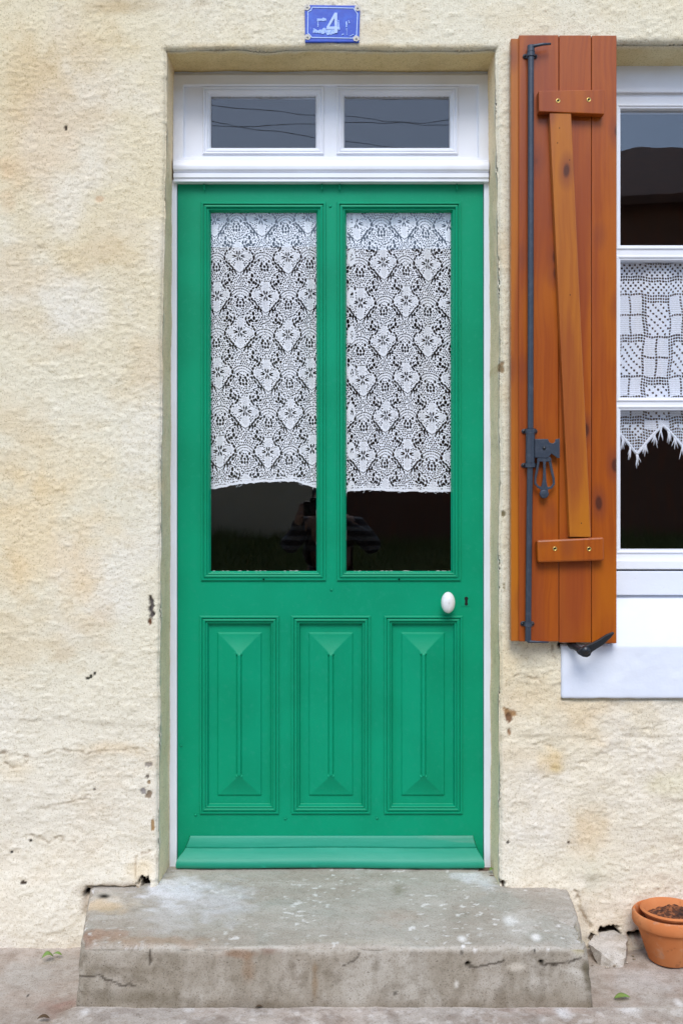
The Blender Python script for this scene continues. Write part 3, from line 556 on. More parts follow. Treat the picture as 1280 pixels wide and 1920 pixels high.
# ------------------------------------------------------------------ lace curtains (real openwork: every hole is a hole)
def ell(x, y, cx, cy, rx, ry, a=0):
    c, s_ = math.cos(a), math.sin(a); u = (x-cx)*c+(y-cy)*s_; v = -(x-cx)*s_+(y-cy)*c; return (u/rx)**2+(v/ry)**2 < 1
PX_, PY_ = 555., 950.                                        # repeat of the pattern; a second flower sits half a step off
def lace_tile():
    hl = []
    def H(cx, cy, rx, ry, a=0, sym=True):
        rx *= .95 if ry > 18 else 1; ry *= .95 if ry > 18 else 1; hl.append((cx, cy, rx, ry, a))
        if sym and abs(cx) > 1: hl.append((-cx, cy, rx, ry, -a))
    for (cx, cy, rx, ry, a) in ((14, -38, 10, 27, .25), (14, 36, 10, 27, -.25), (50, -10, 24, 8, -.2), (50, 10, 24, 8, .2), (0, 0, 6, 12, 0), (48, -52, 8, 9, 0), (66, -68, 7, 9, 0), (48, 52, 8, 9, 0), (66, 68, 7, 9, 0), (84, 84, 7, 9, 0)): H(cx, cy, rx, ry, a)
    for cx, cy, rx, ry, a in ((170, 12, 15, 27, 0), (150, 62, 13, 24, .5), (118, 88, 13, 22, .55), (178, 70, 12, 22, .4), (142, 112, 13, 24, .35), (98, 122, 12, 22, .45), (112, 160, 13, 27, .25), (76, 150, 12, 24, .35), (84, 188, 11, 30, .15), (52, 188, 11, 28, .1), (38, 225, 9, 16, 0),
        (158, -42, 13, 22, -.4), (136, -78, 12, 17, -.6), (98, -92, 13, 19, -.5), (78, -122, 13, 22, -.3), (104, -138, 13, 22, -.25), (62, -168, 12, 26, .1), (96, -180, 12, 20, .5), (128, -150, 14, 22, -.5), (152, -182, 17, 26, 0), (142, -238, 16, 28, .0), (178, -150, 14, 20, .7),
        (34, -215, 9, 12, 0), (112, -262, 10, 10, 0), (80, -232, 10, 13, .3), (205, -200, 9, 14, 0), (196, -238, 9, 13, 0)): H(cx, cy, rx, ry, a)
    # arcs of small holes: scallops over the flower and fans between flowers
    for r_, s0, s1, n, q in ((58, -1.4, 1.4, 9, 6.5), (92, -1.25, 1.25, 13, 6.5), (124, -1.1, 1.1, 15, 7.5)):
        for k in range(n):
            t = s0+(s1-s0)*k/(n-1); hl.append((277+r_*math.sin(t), 60-r_*math.cos(t), q, q*1.15, 0))
    for k in range(13):
        t = k/12; hl.append((95+t*182, -262-46*math.sin(t*math.pi)*.9, 10, 5, 0)); hl.append((-95-t*182, -262-46*math.sin(t*math.pi)*.9, 10, 5, 0))
    for cx, cy in ((250, 75), (304, 75), (277, 110), (238, 110), (316, 110), (277, 155), (245, 150), (309, 150), (222, 40), (332, 40)): hl.append((cx, cy, 13, 19, 0))
    # repeat on the staggered lattice, then fill what is left with net
    allh = []
    def wrap(cx, cy, rx, ry, a):
        for ox, oy in ((0, 0), (PX_/2, PY_/2)): allh.append(((cx+ox) % PX_, (cy+oy) % PY_, rx, ry, a))
    for h in hl: wrap(*h)
    def tdist(x, y, hx, hy):
        dx = abs(x-hx); dx = min(dx, PX_-dx); dy = abs(y-hy); dy = min(dy, PY_-dy); return dx, dy
    def petal(x, y):
        for ox, oy in ((0, 0), (PX_/2, PY_/2)):
            dx = (x-ox+PX_/2) % PX_-PX_/2; dy = (y-oy+PY_/2) % PY_-PY_/2
            if ell(dx, dy, 0, -105, 50, 78) or ell(dx, dy, 0, 112, 48, 88) or ell(dx, dy, 90, 0, 56, 50) or ell(dx, dy, -90, 0, 56, 50): return True
        return False
    for (pit, rr_, gap) in ((25, 8, 5.5), (19, 7, 5), (17, 5.5, 4.5)):
        ny = int(PY_/pit/.9); nx_ = int(PX_/pit)
        for j in range(ny):
            for i in range(nx_):
                x = (i+.5*(j % 2))*PX_/nx_+random.uniform(-3, 3); y = j*PY_/ny+random.uniform(-3, 3)
                if petal(x, y): continue
                ok = True
                for (hx, hy, rx, ry, a) in allh:
                    dx, dy = tdist(x, y, hx, hy)
                    if (dx/(rx+rr_+gap))**2+(dy/(ry+rr_+gap))**2 < 1: ok = False; break
                if ok: allh.append((x, y, rr_, rr_*1.2, 0))
    return allh, petal
LH, _pet = lace_tile()
RES = 4.0                                                    # tile units per raster cell
tw_, th_ = int(PX_/RES+.5), int(PY_/RES+.5)
tx, ty = np.meshgrid((np.arange(tw_)+.5)*PX_/tw_, (np.arange(th_)+.5)*PY_/th_)
TILE = np.zeros((th_, tw_), bool)
for (hx, hy, rx, ry, a) in LH:
    dx = (tx-hx+PX_/2) % PX_-PX_/2; dy = (ty-hy+PY_/2) % PY_-PY_/2
    TILE |= ell(dx, dy, 0, 0, rx*1.06, ry*1.06, a)
for ox, oy in ((0, 0), (PX_/2, PY_/2)):                      # thin woven petals
    dx = (tx-ox+PX_/2) % PX_-PX_/2; dy = (ty-oy+PY_/2) % PY_-PY_/2
    inner = ell(dx, dy, 0, -112, 36, 56) | ell(dx, dy, 0, 112, 34, 62) | ell(dx, dy, 104, 0, 40, 40) | ell(dx, dy, -104, 0, 40, 40)
    I_, J_ = np.meshgrid(np.arange(tw_), np.arange(th_)); TILE |= inner & ((I_+J_//2) % 3 == 0) & (J_ % 2 == 0)
def lace(name, x0, x1, z1, bottom, y, ox, oy, drift, hem, label):
    cs = .138/PX_*RES*1.0; nx_ = int((x1-x0)/cs); nz_ = int((z1-min(bottom(x0), bottom((x0+x1)/2), bottom(x1))+.01)/cs)
    ii, jj = np.meshgrid(np.arange(nx_), np.arange(nz_)); xc = x0+(ii+.5)*cs; dn = (jj+.5)*cs; zc_ = z1-dn
    wx = .004*np.sin(xc*21+dn*3)+.003*np.sin(dn*17+1); wy = .004*np.sin(xc*26+1.3)+.003*np.sin(dn*9+xc*8)
    sx = 138e-3/PX_; sy = .2300/PY_
    tu = ((xc-ox+wx-drift*dn)/sx) % PX_; tv = ((dn-oy+wy)/sy) % PY_
    hole = TILE[(tv/PY_*th_).astype(int) % th_, (tu/PX_*tw_).astype(int) % tw_]
    bz = np.vectorize(bottom)(xc[0]); bz = bz+(fbm(xc[0], xc[0]*0, 60, 3, 600)-.5)*.006; dist = zc_-bz[None, :]
    hole &= dist > .0075; hole &= ~((np.abs(dist-.012) < .0022) & (fbm(xc, zc_, 300, 2, 605) > .4))
    if hem: hole &= (xc-x0) > hem+.003*np.sin(dn*30)
    if hem:                                                  # scalloped side border of solid motifs
        e = (xc-x0); hole &= ~((np.hypot((e-.018)/.012, ((dn+.02) % .115-.05)/.026) < 1) & (np.hypot((e-.020)/.005, ((dn+.02) % .115-.05)/.014) > 1))
    keepm = (~hole) & (dist > 0)
    fold = .0035*np.sin(xc*38+.8*np.sin(dn*3))+.002*np.sin(xc*90+dn*5)
    gi, gj = np.meshgrid(np.arange(nx_+1), np.arange(nz_+1)); gx = x0+gi*cs; gd = gj*cs
    fy = y+.0035*np.sin(gx*38+.8*np.sin(gd*3))+.0018*np.sin(gx*90+gd*5)+.0004*np.sin(gi*2.1)*np.sin(gj*2.3)
    Vl = np.stack([gx, fy, z1-gd], -1).reshape(-1, 3); ix = np.arange((nx_+1)*(nz_+1)).reshape(nz_+1, nx_+1); j, i = np.nonzero(keepm)
    Fl = np.stack([ix[j, i], ix[j+1, i], ix[j+1, i+1], ix[j, i+1]], 1); us = np.zeros(len(Vl), bool); us[Fl.ravel()] = True; r2 = np.cumsum(us)-1
    o = link(name, nmesh(name, Vl[us], r2[Fl]), M_lace, None, False); tag(o, label, 'curtain', 'lace curtains behind the door glass'); return o
yc = YD+.030
def b1(x): 
    p = VX+x*F/(yc-CY); return Z(float(np.interp(p, [390, 400, 430, 470, 500, 535, 560, 580, 600], [919, 918, 911, 906, 903.5, 902, 905, 912, 917])), yc)
def b2(x):
    p = VX+x*F/(yc-CY); return Z(float(np.interp(p, [640, 648, 651, 656, 700, 760, 850], [931, 931, 922, 921, 919, 922, 922])), yc)
zt_ = Z(392, yc)
lace('lace_curtain', X(388, yc), X(601, yc), zt_, b1, yc, X(447, yc), zt_-Z(482, yc), .025, .0, 'lace curtain with wavy lower edge in the left glass of the green door')
lace('lace_curtain', X(647, yc), X(853, yc), zt_, b2, yc, X(713, yc), zt_-Z(492, yc), .022, .0035, 'lace curtain with straight lower edge in the right glass of the green door')
curs = [o for o in bpy.data.objects if o.name.startswith('lace_curtain')]
for cu, b_, xr in ((0, b1, (395, 594)), (1, b2, (652, 846))):   # loose threads along the cut edges
    rr = random.Random(3+cu)
    for k in range(12):
        x = X(rr.uniform(*xr), yc); z = b_(x)+.002; dx = rr.uniform(-.012, .012); L_ = rr.uniform(.003, .010)
        MB().tube([(x, yc, z), (x+dx*.3, yc-.002, z-L_*.6), (x+dx, yc-.002, z-L_*(1 if rr.random() < .5 else .4))], .0006, 4).build('loose_thread', M_lace, curs[cu])
# crocheted cafe curtain in the casement
yk2 = YW+.034; cs = .00125
cx0, cx1 = gL0-.012, gR0+.012; cz1_ = Z(484, yk2); px_pitch = .0076; pz_pitch = .0086
def cb_(x):
    p = VX+x*F/(yk2-CY); ph = ((p-1193)/97.) % 1; tri = abs(ph*2-1) ; return Z(800+ 54*tri**1.15, yk2)
nx_ = int((cx1-cx0)/cs); nz_ = int((cz1_-Z(866, yk2))/cs); ii, jj = np.meshgrid(np.arange(nx_), np.arange(nz_)); xc = cx0+(ii+.5)*cs; dn = (jj+.5)*cs
bz = np.array([cb_(x) for x in xc[0]]); dist = (cz1_-dn)-bz[None, :]
u = (xc-cx0+.003*np.sin(dn*22)+.002*np.sin(dn*60+xc*30))/px_pitch; v = (dn+.004*np.sin(xc*42)+.0015*np.sin(xc*120))/pz_pitch
ci = np.floor(u).astype(int); ri = np.floor(v).astype(int); fu = u-ci; fv = v-ri
open_ = (fu > .28) & (fv > .32)
top_ = ri < 12; blk = ((ci//5)+((ri-12)//12)*1)
bi = (ci-1)//5; bj = (ri-12)//7
solid = (~top_) & ((((ci-1)//10)+(ri-12)//14) % 2 == 0) & (((ci-1) % 5) > 0) & (((ri-12) % 7) > 0) & (ri < 58)
net = np.where(top_, ((ri % 6) < 2) | ((ci+ri) % 2 == 0), ((ci-1) % 10 < 2) | ((ri-12) % 14 < 3) | ((ci+ri*2) % 3 == 0))
net = np.where(ri >= 58, ((ci+ri) % 2 == 0) | (dist < .05), net)
sep_ = (~top_) & ((((ci-1)//10)+(ri-12)//14) % 2 == 0) & ((((ci-1) % 5) == 0) | (((ri-12) % 7) == 0))
hole = open_ & ~solid & (net | sep_)
hole |= solid & ((jj % 5) == 0) & ((ii % 3) == 0)
hole &= dist > .010
keepm = (~hole) & (dist > 0)
gi, gj = np.meshgrid(np.arange(nx_+1), np.arange(nz_+1)); gx = cx0+gi*cs; gd = gj*cs
fy = yk2+.004*np.sin(gx*42)+.0005*np.sin(gi*1.3)*np.sin(gj*1.7)+.0012*np.sin(gx*120+gd*6)
Vl = np.stack([gx, fy, cz1_-gd], -1).reshape(-1, 3); ix = np.arange((nx_+1)*(nz_+1)).reshape(nz_+1, nx_+1); j, i = np.nonzero(keepm)
Fl = np.stack([ix[j, i], ix[j+1, i], ix[j+1, i+1], ix[j, i+1]], 1); us = np.zeros(len(Vl), bool); us[Fl.ravel()] = True; r2 = np.cumsum(us)-1
croch = link('crochet_curtain', nmesh('crochet_curtain', Vl[us], r2[Fl]), M_croch); tag(croch, 'white crocheted curtain with zigzag fringed hem behind the casement beside the shutter', 'curtain')
m_ = MB(); rr = random.Random(9); x = cx0+.01
while x < X(1420, yk2):
    z = cb_(x)+.003
    for q in range(rr.randint(4, 6)):
        dx = rr.uniform(-.010, .010); L_ = rr.uniform(.022, .042); m_.tube([(x+rr.uniform(-.003, .003), yk2-.002, z), (x+dx*.3, yk2-.004, z-L_*.4), (x+dx*.8, yk2-.002-rr.uniform(0, .004), z-L_*.8), (x+dx, yk2-.003, z-L_)], [.0022, .0017, .0013, .0009], 5)
    x += rr.uniform(.018, .026)
m_.build('fringe', M_croch, croch, smooth=True)
m_ = MB(); pp = [(a_, yk2-.001, cb_(a_)+.003) for a_ in np.arange(cx0, X(1420, yk2), .004)]; m_.tube(pp, .0045, 7); m_.build('hem', M_croch, croch, smooth=True)

# ------------------------------------------------------------------ timber shutter folded back on the wall
YS = -.052                                                  # front face of the boards
shut = MB().box(X(957.5, YS+.009), X(975, YS+.009), YS+.0095, YS+.034, Z(1202, YS+.009), Z(72, YS+.009)).build('shutter', M_wood2, house, bevel=.0015); tag(shut, 'orange stained pine board shutter folded back left of the window')
top_z, bot = Z(65.5, YS), (Z(1203, YS), Z(1205, YS), Z(1206.5, YS))
for k, (p0, p1) in enumerate(((972.3, 1046.6), (1047.6, 1107.6), (1108.6, 1155.3))):
    MB().box(X(p0, YS), X(p1, YS), YS, YS+.027, bot[k], top_z-.0004*k).build('board', M_wood, shut, bevel=.0022, seg=2)
MB().box(X(976, YS), X(1153, YS), YS+.008, YS+.024, bot[0]+.004, top_z-.004).build('tongue', M_wood, shut)
yb = YS-.027
def quad(*p): return [(X(a, yb), Z(b, yb)) for a, b in p]
MB().prism(quad((1010, 209), (1132.5, 214), (1132.5, 168), (1009, 170)), yb, YS-.0005).build('top_batten', M_wood, shut, bevel=.002)
MB().prism(quad((1008, 1055), (1132.5, 1051), (1132, 1007), (1006, 1013)), yb, YS-.0005).build('bottom_batten', M_wood, shut, bevel=.005)
yb2 = YS-.024
MB().prism([(X(a, yb2), Z(b, yb2)) for a, b in ((1067.5, 1007), (1107, 1007), (1070, 212), (1029.5, 212))], yb2, YS-.0006).build('diagonal_brace', M_wood2, shut, bevel=.0018)
for px, py in ((1045.5, 189), (1103, 187), (1039.5, 1029), (1103.5, 1029.5)):
    m_ = MB(); m_.lathe([(.0062, 0), (.0058, .0008), (.0040, .0012), (.0036, .0004), (.0012, .0003)], (X(px, yb), yb, Z(py, yb)), 'y', 20); m_.build('brass_screw', M_brass, shut, smooth=True)
    MB().box(X(px, yb)-.0022, X(px, yb)+.0022, yb-.0009, yb-.0004, Z(py, yb)-.0022, Z(py, yb)+.0022).build('painted_socket', M_dark, shut)
yr = YS-.014
m_ = MB(); rp = [(X(a, yr), yr, Z(b, yr)) for a, b in ((994.5, 88), (994.2, 400), (993.8, 800), (991.2, 1000), (989.3, 1202))]; m_.tube(rp, .0082, 16); rod = m_.build('espagnolette_rod', M_iron, shut, smooth=True); autosmooth(rod)
tag(rod, 'dark blue iron espagnolette rod')
def tub(px0, py0, px1, py1, r, name, yy=yr, n=16): return autosmooth(MB().tube([(X(px0, yy), yy, Z(py0, yy)), (X(px1, yy), yy, Z(py1, yy))], r, n).build(name, M_iron, shut, smooth=True))
tub(993.5, 808, 993, 872, .0125, 'lock_barrel'); tub(994.6, 86, 994.5, 98, .0100, 'rod_collar')
for (py, cx_, w_) in ((102, 994.5, .0205), (808, 993.5, .0225), (872, 993, .0225), (1170, 989.5, .0195)):
    m_ = MB(); cx = X(cx_, yr); cz = Z(py, yr); nn = 12; pts = []
    for s_ in (1,): 
        pts = [(cx-w_, cz), (cx-w_*.85, cz+.0055), (cx-.009, cz+.0065), (cx+.009, cz+.0065), (cx+w_*.85, cz+.0055), (cx+w_, cz), (cx+w_*.85, cz-.0055), (cx+.009, cz-.0065), (cx-.009, cz-.0065), (cx-w_*.85, cz-.0055)]
    m_.prism(pts[::-1], YS-.004, YS-.0003)
    # the saddle that bridges the rod
    sd_ = []
    R_ = .0108 if py not in (808, 872) else .0142
    for k in range(13):
        a = math.pi*k/12; sd_.append((cx+R_*math.cos(a), yr-R_*math.sin(a)*.9))
    V_ = [(x_, y_, cz-.006) for x_, y_ in sd_]+[(x_, y_, cz+.006) for x_, y_ in sd_]; m_.add(V_, [(k, k+1, k+14, k+13) for k in range(12)]+[tuple(range(13)), tuple(range(25, 12, -1))])
    br = m_.build('rod_bracket', M_iron, shut, bevel=.0008)
    for s_ in (-1, 1): MB().lathe([(.0042, 0), (.0040, .0015), (.0022, .0028), (.0003, .003)], (cx+s_*w_*.72, YS-.004, cz), 'y', 14).build('bracket_screw', M_black, shut, smooth=True)
# hooks at both ends of the rod
yh = yr-.004; m_ = MB(); m_.tube([(X(992, yh), yh+.004, Z(88, yh)), (X(996, yh), yh, Z(87, yh)), (X(1015, yh), yh-.006, Z(85, yh)), (X(1031, yh), yh-.004, Z(83.5, yh))], [.005, .0048, .004, .003], 8); m_.build('end_hook', M_iron, shut, smooth=True)
m_ = MB(); m_.tube([(X(988, yh), yh+.004, Z(1199, yh)), (X(990, yh), yh, Z(1203, yh)), (X(1008, yh), yh-.003, Z(1203.5, yh)), (X(1027, yh), yh-.002, Z(1204, yh))], [.006, .0042, .003, .0022], 8); m_.build('end_hook', M_iron, shut, smooth=True)
# latch plate with its bow-tie tongue, and the pierced handle
yl = YS-.022
def zc_poly(pts, ox=960, oy=780, k=120/1280): return [(X(ox+a*k, yl), Z(oy+b*k, yl)) for a, b in pts]
lp = zc_poly([(450, 460), (710, 460), (735, 520), (775, 545), (820, 545), (855, 515), (862, 462), (945, 455), (945, 840), (900, 840), (835, 790), (780, 750), (745, 800), (705, 840), (452, 832)])
MB().prism(lp[::-1], yl, yl+.005).build('latch_plate', M_iron, shut, bevel=.0008)
MB().box(X(1003, yl), X(1022, yl), yl+.005, YS, Z(855, yl), Z(826, yl)).build('latch_block', M_iron, shut)
MB().lathe([(.0050, 0), (.0048, .0015), (.003, .003), (.0003, .0032)], (X(1019.5, yl), yl, Z(840, yl)), 'y', 14).build('latch_screw', M_black, shut, smooth=True)
yl = YS-.020
hm = MB()
def strip(pts, w, dy=0):
    c = [Vector((X(960+a*.09375, yl), 0, Z(780+b*.09375, yl))) for a, b in pts]; L, Rr = [], []
    for i, p in enumerate(c):
        d = (c[min(i+1, len(c)-1)]-c[max(i-1, 0)]).normalized(); nn = Vector((-d.z, 0, d.x)); ww = (w[i] if isinstance(w, list) else w)
        L.append(p+nn*ww); Rr.append(p-nn*ww)
    n = len(c); y0, y1 = yl+dy, yl+.005+dy
    V_ = [(q.x, y0, q.z) for q in L]+[(q.x, y0, q.z) for q in Rr]+[(q.x, y1, q.z) for q in L]+[(q.x, y1, q.z) for q in Rr]; f = []
    for i in range(n-1): f += [(i, i+1, n+i+1, n+i), (2*n+i, 3*n+i, 3*n+i+1, 2*n+i+1), (i, 2*n+i, 2*n+i+1, i+1), (n+i, n+i+1, 3*n+i+1, 3*n+i)]
    f += [(0, n, 3*n, 2*n), (n-1, 3*n-1, 4*n-1, 2*n-1)]; hm.add(V_, f)
strip([(520, 900), (490, 1100), (460, 1240), (460, 1350), (520, 1420), (600, 1450)], [.0032, .0032, .0028, .0028, .0030, .004])
strip([(750, 900), (790, 1100), (825, 1250), (830, 1360), (780, 1430), (690, 1450)], [.0034, .0034, .003, .003, .003, .004], .0004)
strip([(640, 880), (640, 1100), (640, 1300), (638, 1430), (636, 1560)], [.0035, .0035, .0048, .0090, .0115], -.0008)
strip([(500, 850), (560, 870), (640, 875), (720, 870), (770, 850)], [.0055]*5, -.0005)
hm.lathe([(.0122, 0), (.0120, .0065), (.010, .0085), (.0006, .0095)], (X(960+635*.09375, yl), yl+.005, Z(780+1560*.09375, yl)), 'y', 24)
o = hm.build('pierced_handle', M_iron, shut, bevel=.0007); tag(o, 'pierced dark iron pull handle')
for px, py in ((1048, 240), (1044.5, 268), (1068, 553), (1089, 981), (1067, 300)): MB().lathe([(.0016, 0), (.0014, .0002)], (X(px, yb2), yb2-.0001, Z(py, yb2)), 'y', 10).build('painted_nail_hole', M_dark, shut)
# wooden off-cut behind the lower screw and the stay that holds the shutter open (fixed in the wall: a thing of its own)
stay = empty('shutter_stay', (X(1088, -.03), -.02, Z(1210, -.03))); tag(stay, 'black swivel shutter stay sticking up over the shutter foot', 'shutter stay')
ys = -.085
m_ = MB(); m_.tube([(X(1072, -.03), .02, Z(1207, -.03)), (X(1072, -.05), -.035, Z(1211, -.05)), (X(1086, -.07), -.062, Z(1218, -.07)), (X(1097, ys), ys, Z(1222, ys))], [.0075, .0085, .0085, .009], 12); m_.build('arm', M_black, stay, smooth=True)
m_ = MB(); pts = [(1080, 1222), (1086, 1216), (1098, 1210), (1108, 1206), (1122, 1199), (1136, 1190), (1149, 1184.5), (1151, 1187.5), (1143, 1197), (1130, 1209), (1117, 1217), (1108, 1223), (1106, 1229), (1100, 1232.5), (1092, 1231.5), (1084, 1227)]
m_.prism([(X(a, ys-.006), Z(b, ys-.006)) for a, b in pts[::-1]], ys-.009, ys+.004); m_.build('swivel_blade', M_black, stay, bevel=.003, seg=3)
MB().lathe([(.0125, 0), (.012, .004), (.008, .0075), (.0006, .009)], (X(1098, ys-.01), ys-.006, Z(1220, ys-.01)), 'y', 20).build('pivot', M_black, stay, smooth=True)
MB().box(X(1066, -.02), X(1078, -.02), -.034, .004, Z(1216, -.02), Z(1203, -.02)).build('wall_bracket', M_black, stay, bevel=.003)

# ------------------------------------------------------------------ enamel house number
yp = -.012
plate = empty('house_number_sign', (X(622), yp, Z(43)))
tag(plate, 'worn blue enamel number 4 plate above the door', 'number plate')
k9 = 130/1280
def E(a, b, y=yp): return (X(560+a*k9, y), Z(b*k9+0, y))
m_ = MB(); m_.prism([E(*p) for p in ((118, 770), (1112, 772), (1128, 200), (1112, 95), (200, 85), (112, 180))][::1], yp+.001, yp+.010); m_.build('enamel_plate', M_blue, plate, bevel=.0015)
inner = [(240, 690), (1000, 705), (1010, 690), (1065, 640), (1085, 260), (1060, 225), (1010, 150), (250, 135), (225, 190), (170, 215), (165, 610), (215, 655)]
pts = [E(*p) for p in inner]+[E(*inner[0])]
bl = MB()
for q in range(len(pts)-1):
    a, b = Vector((pts[q][0], 0, pts[q][1])), Vector((pts[q+1][0], 0, pts[q+1][1])); d = (b-a).normalized(); nn = Vector((-d.z, 0, d.x))*.0012; e = d*.0009
    bl.prism([((a-nn-e).x, (a-nn-e).z), ((b-nn+e).x, (b-nn+e).z), ((b+nn+e).x, (b+nn+e).z), ((a+nn-e).x, (a+nn-e).z)], yp-.0004-.00006*(q % 3), yp+.0012)
bl.build('border_line', M_enl, plate)
def jag(pts, seed, amp=14):
    rr = random.Random(seed); out = []
    for i in range(len(pts)):
        a, b = pts[i], pts[(i+1) % len(pts)]; L_ = math.hypot(b[0]-a[0], b[1]-a[1]); n = max(1, int(L_/22))
        for k in range(n): t = k/n; out.append(E(a[0]+(b[0]-a[0])*t+rr.uniform(-amp, amp)*(k > 0), a[1]+(b[1]-a[1])*t+rr.uniform(-amp, amp)*(k > 0)))
    return out
sc_ = MB()
for i, p in enumerate(([(330, 395), (510, 380), (500, 335), (340, 335)], [(345, 500), (362, 500), (365, 395), (348, 395)], [(265, 610), (300, 600), (420, 622), (520, 600), (500, 520), (440, 530), (360, 560), (300, 530), (262, 520)],
     [(520, 650), (600, 645), (700, 600), (720, 540), (690, 520), (520, 540), (490, 600)], [(865, 500), (892, 500), (888, 395), (868, 395)], [(920, 430), (942, 430), (925, 375), (908, 378)], [(880, 640), (892, 640), (888, 515), (878, 515)], [(725, 560), (760, 545), (740, 370), (720, 380)], [(940, 675), (1020, 640), (1010, 630), (930, 665)], [(790, 655), (830, 640), (825, 620), (800, 625)])):
    sc_.prism(jag(p, i, 13 if i in (0, 2, 3) else 5), yp-.0003-.00005*i, yp+.0012)
sc_.build('scraped_enamel', M_enw, plate)
n4 = MB()
for i, p in enumerate(([(512, 500), (560, 500), (705, 262), (660, 240)], [(512, 540), (725, 540), (725, 493), (512, 493)], [(658, 612), (712, 612), (708, 238), (662, 238)])):
    n4.prism([E(*q) for q in p], yp-.0011-.00012*i, yp+.0010)
n4.build('numeral_four', M_enl, plate)
for i, (a, b) in enumerate(((155, 135), (1085, 150), (160, 685), (1060, 712))):
    x, z = E(a, b); rr = random.Random(i); pl = [(x+(.0085+rr.uniform(-.0012, .0012))*math.cos(t), z+(.0080+rr.uniform(-.0012, .0012))*math.sin(t)) for t in np.linspace(0, 2*math.pi, 15)[:-1]]
    MB().prism(pl, yp-.0008, yp+.0011).build('chipped_corner', M_enc, plate)
    MB().lathe([(.0032, 0), (.003, .0012), (.0018, .002), (.0002, .0022)], (x, yp-.0008, z), 'y', 14).build('fixing_screw', M_putty, plate, smooth=True)

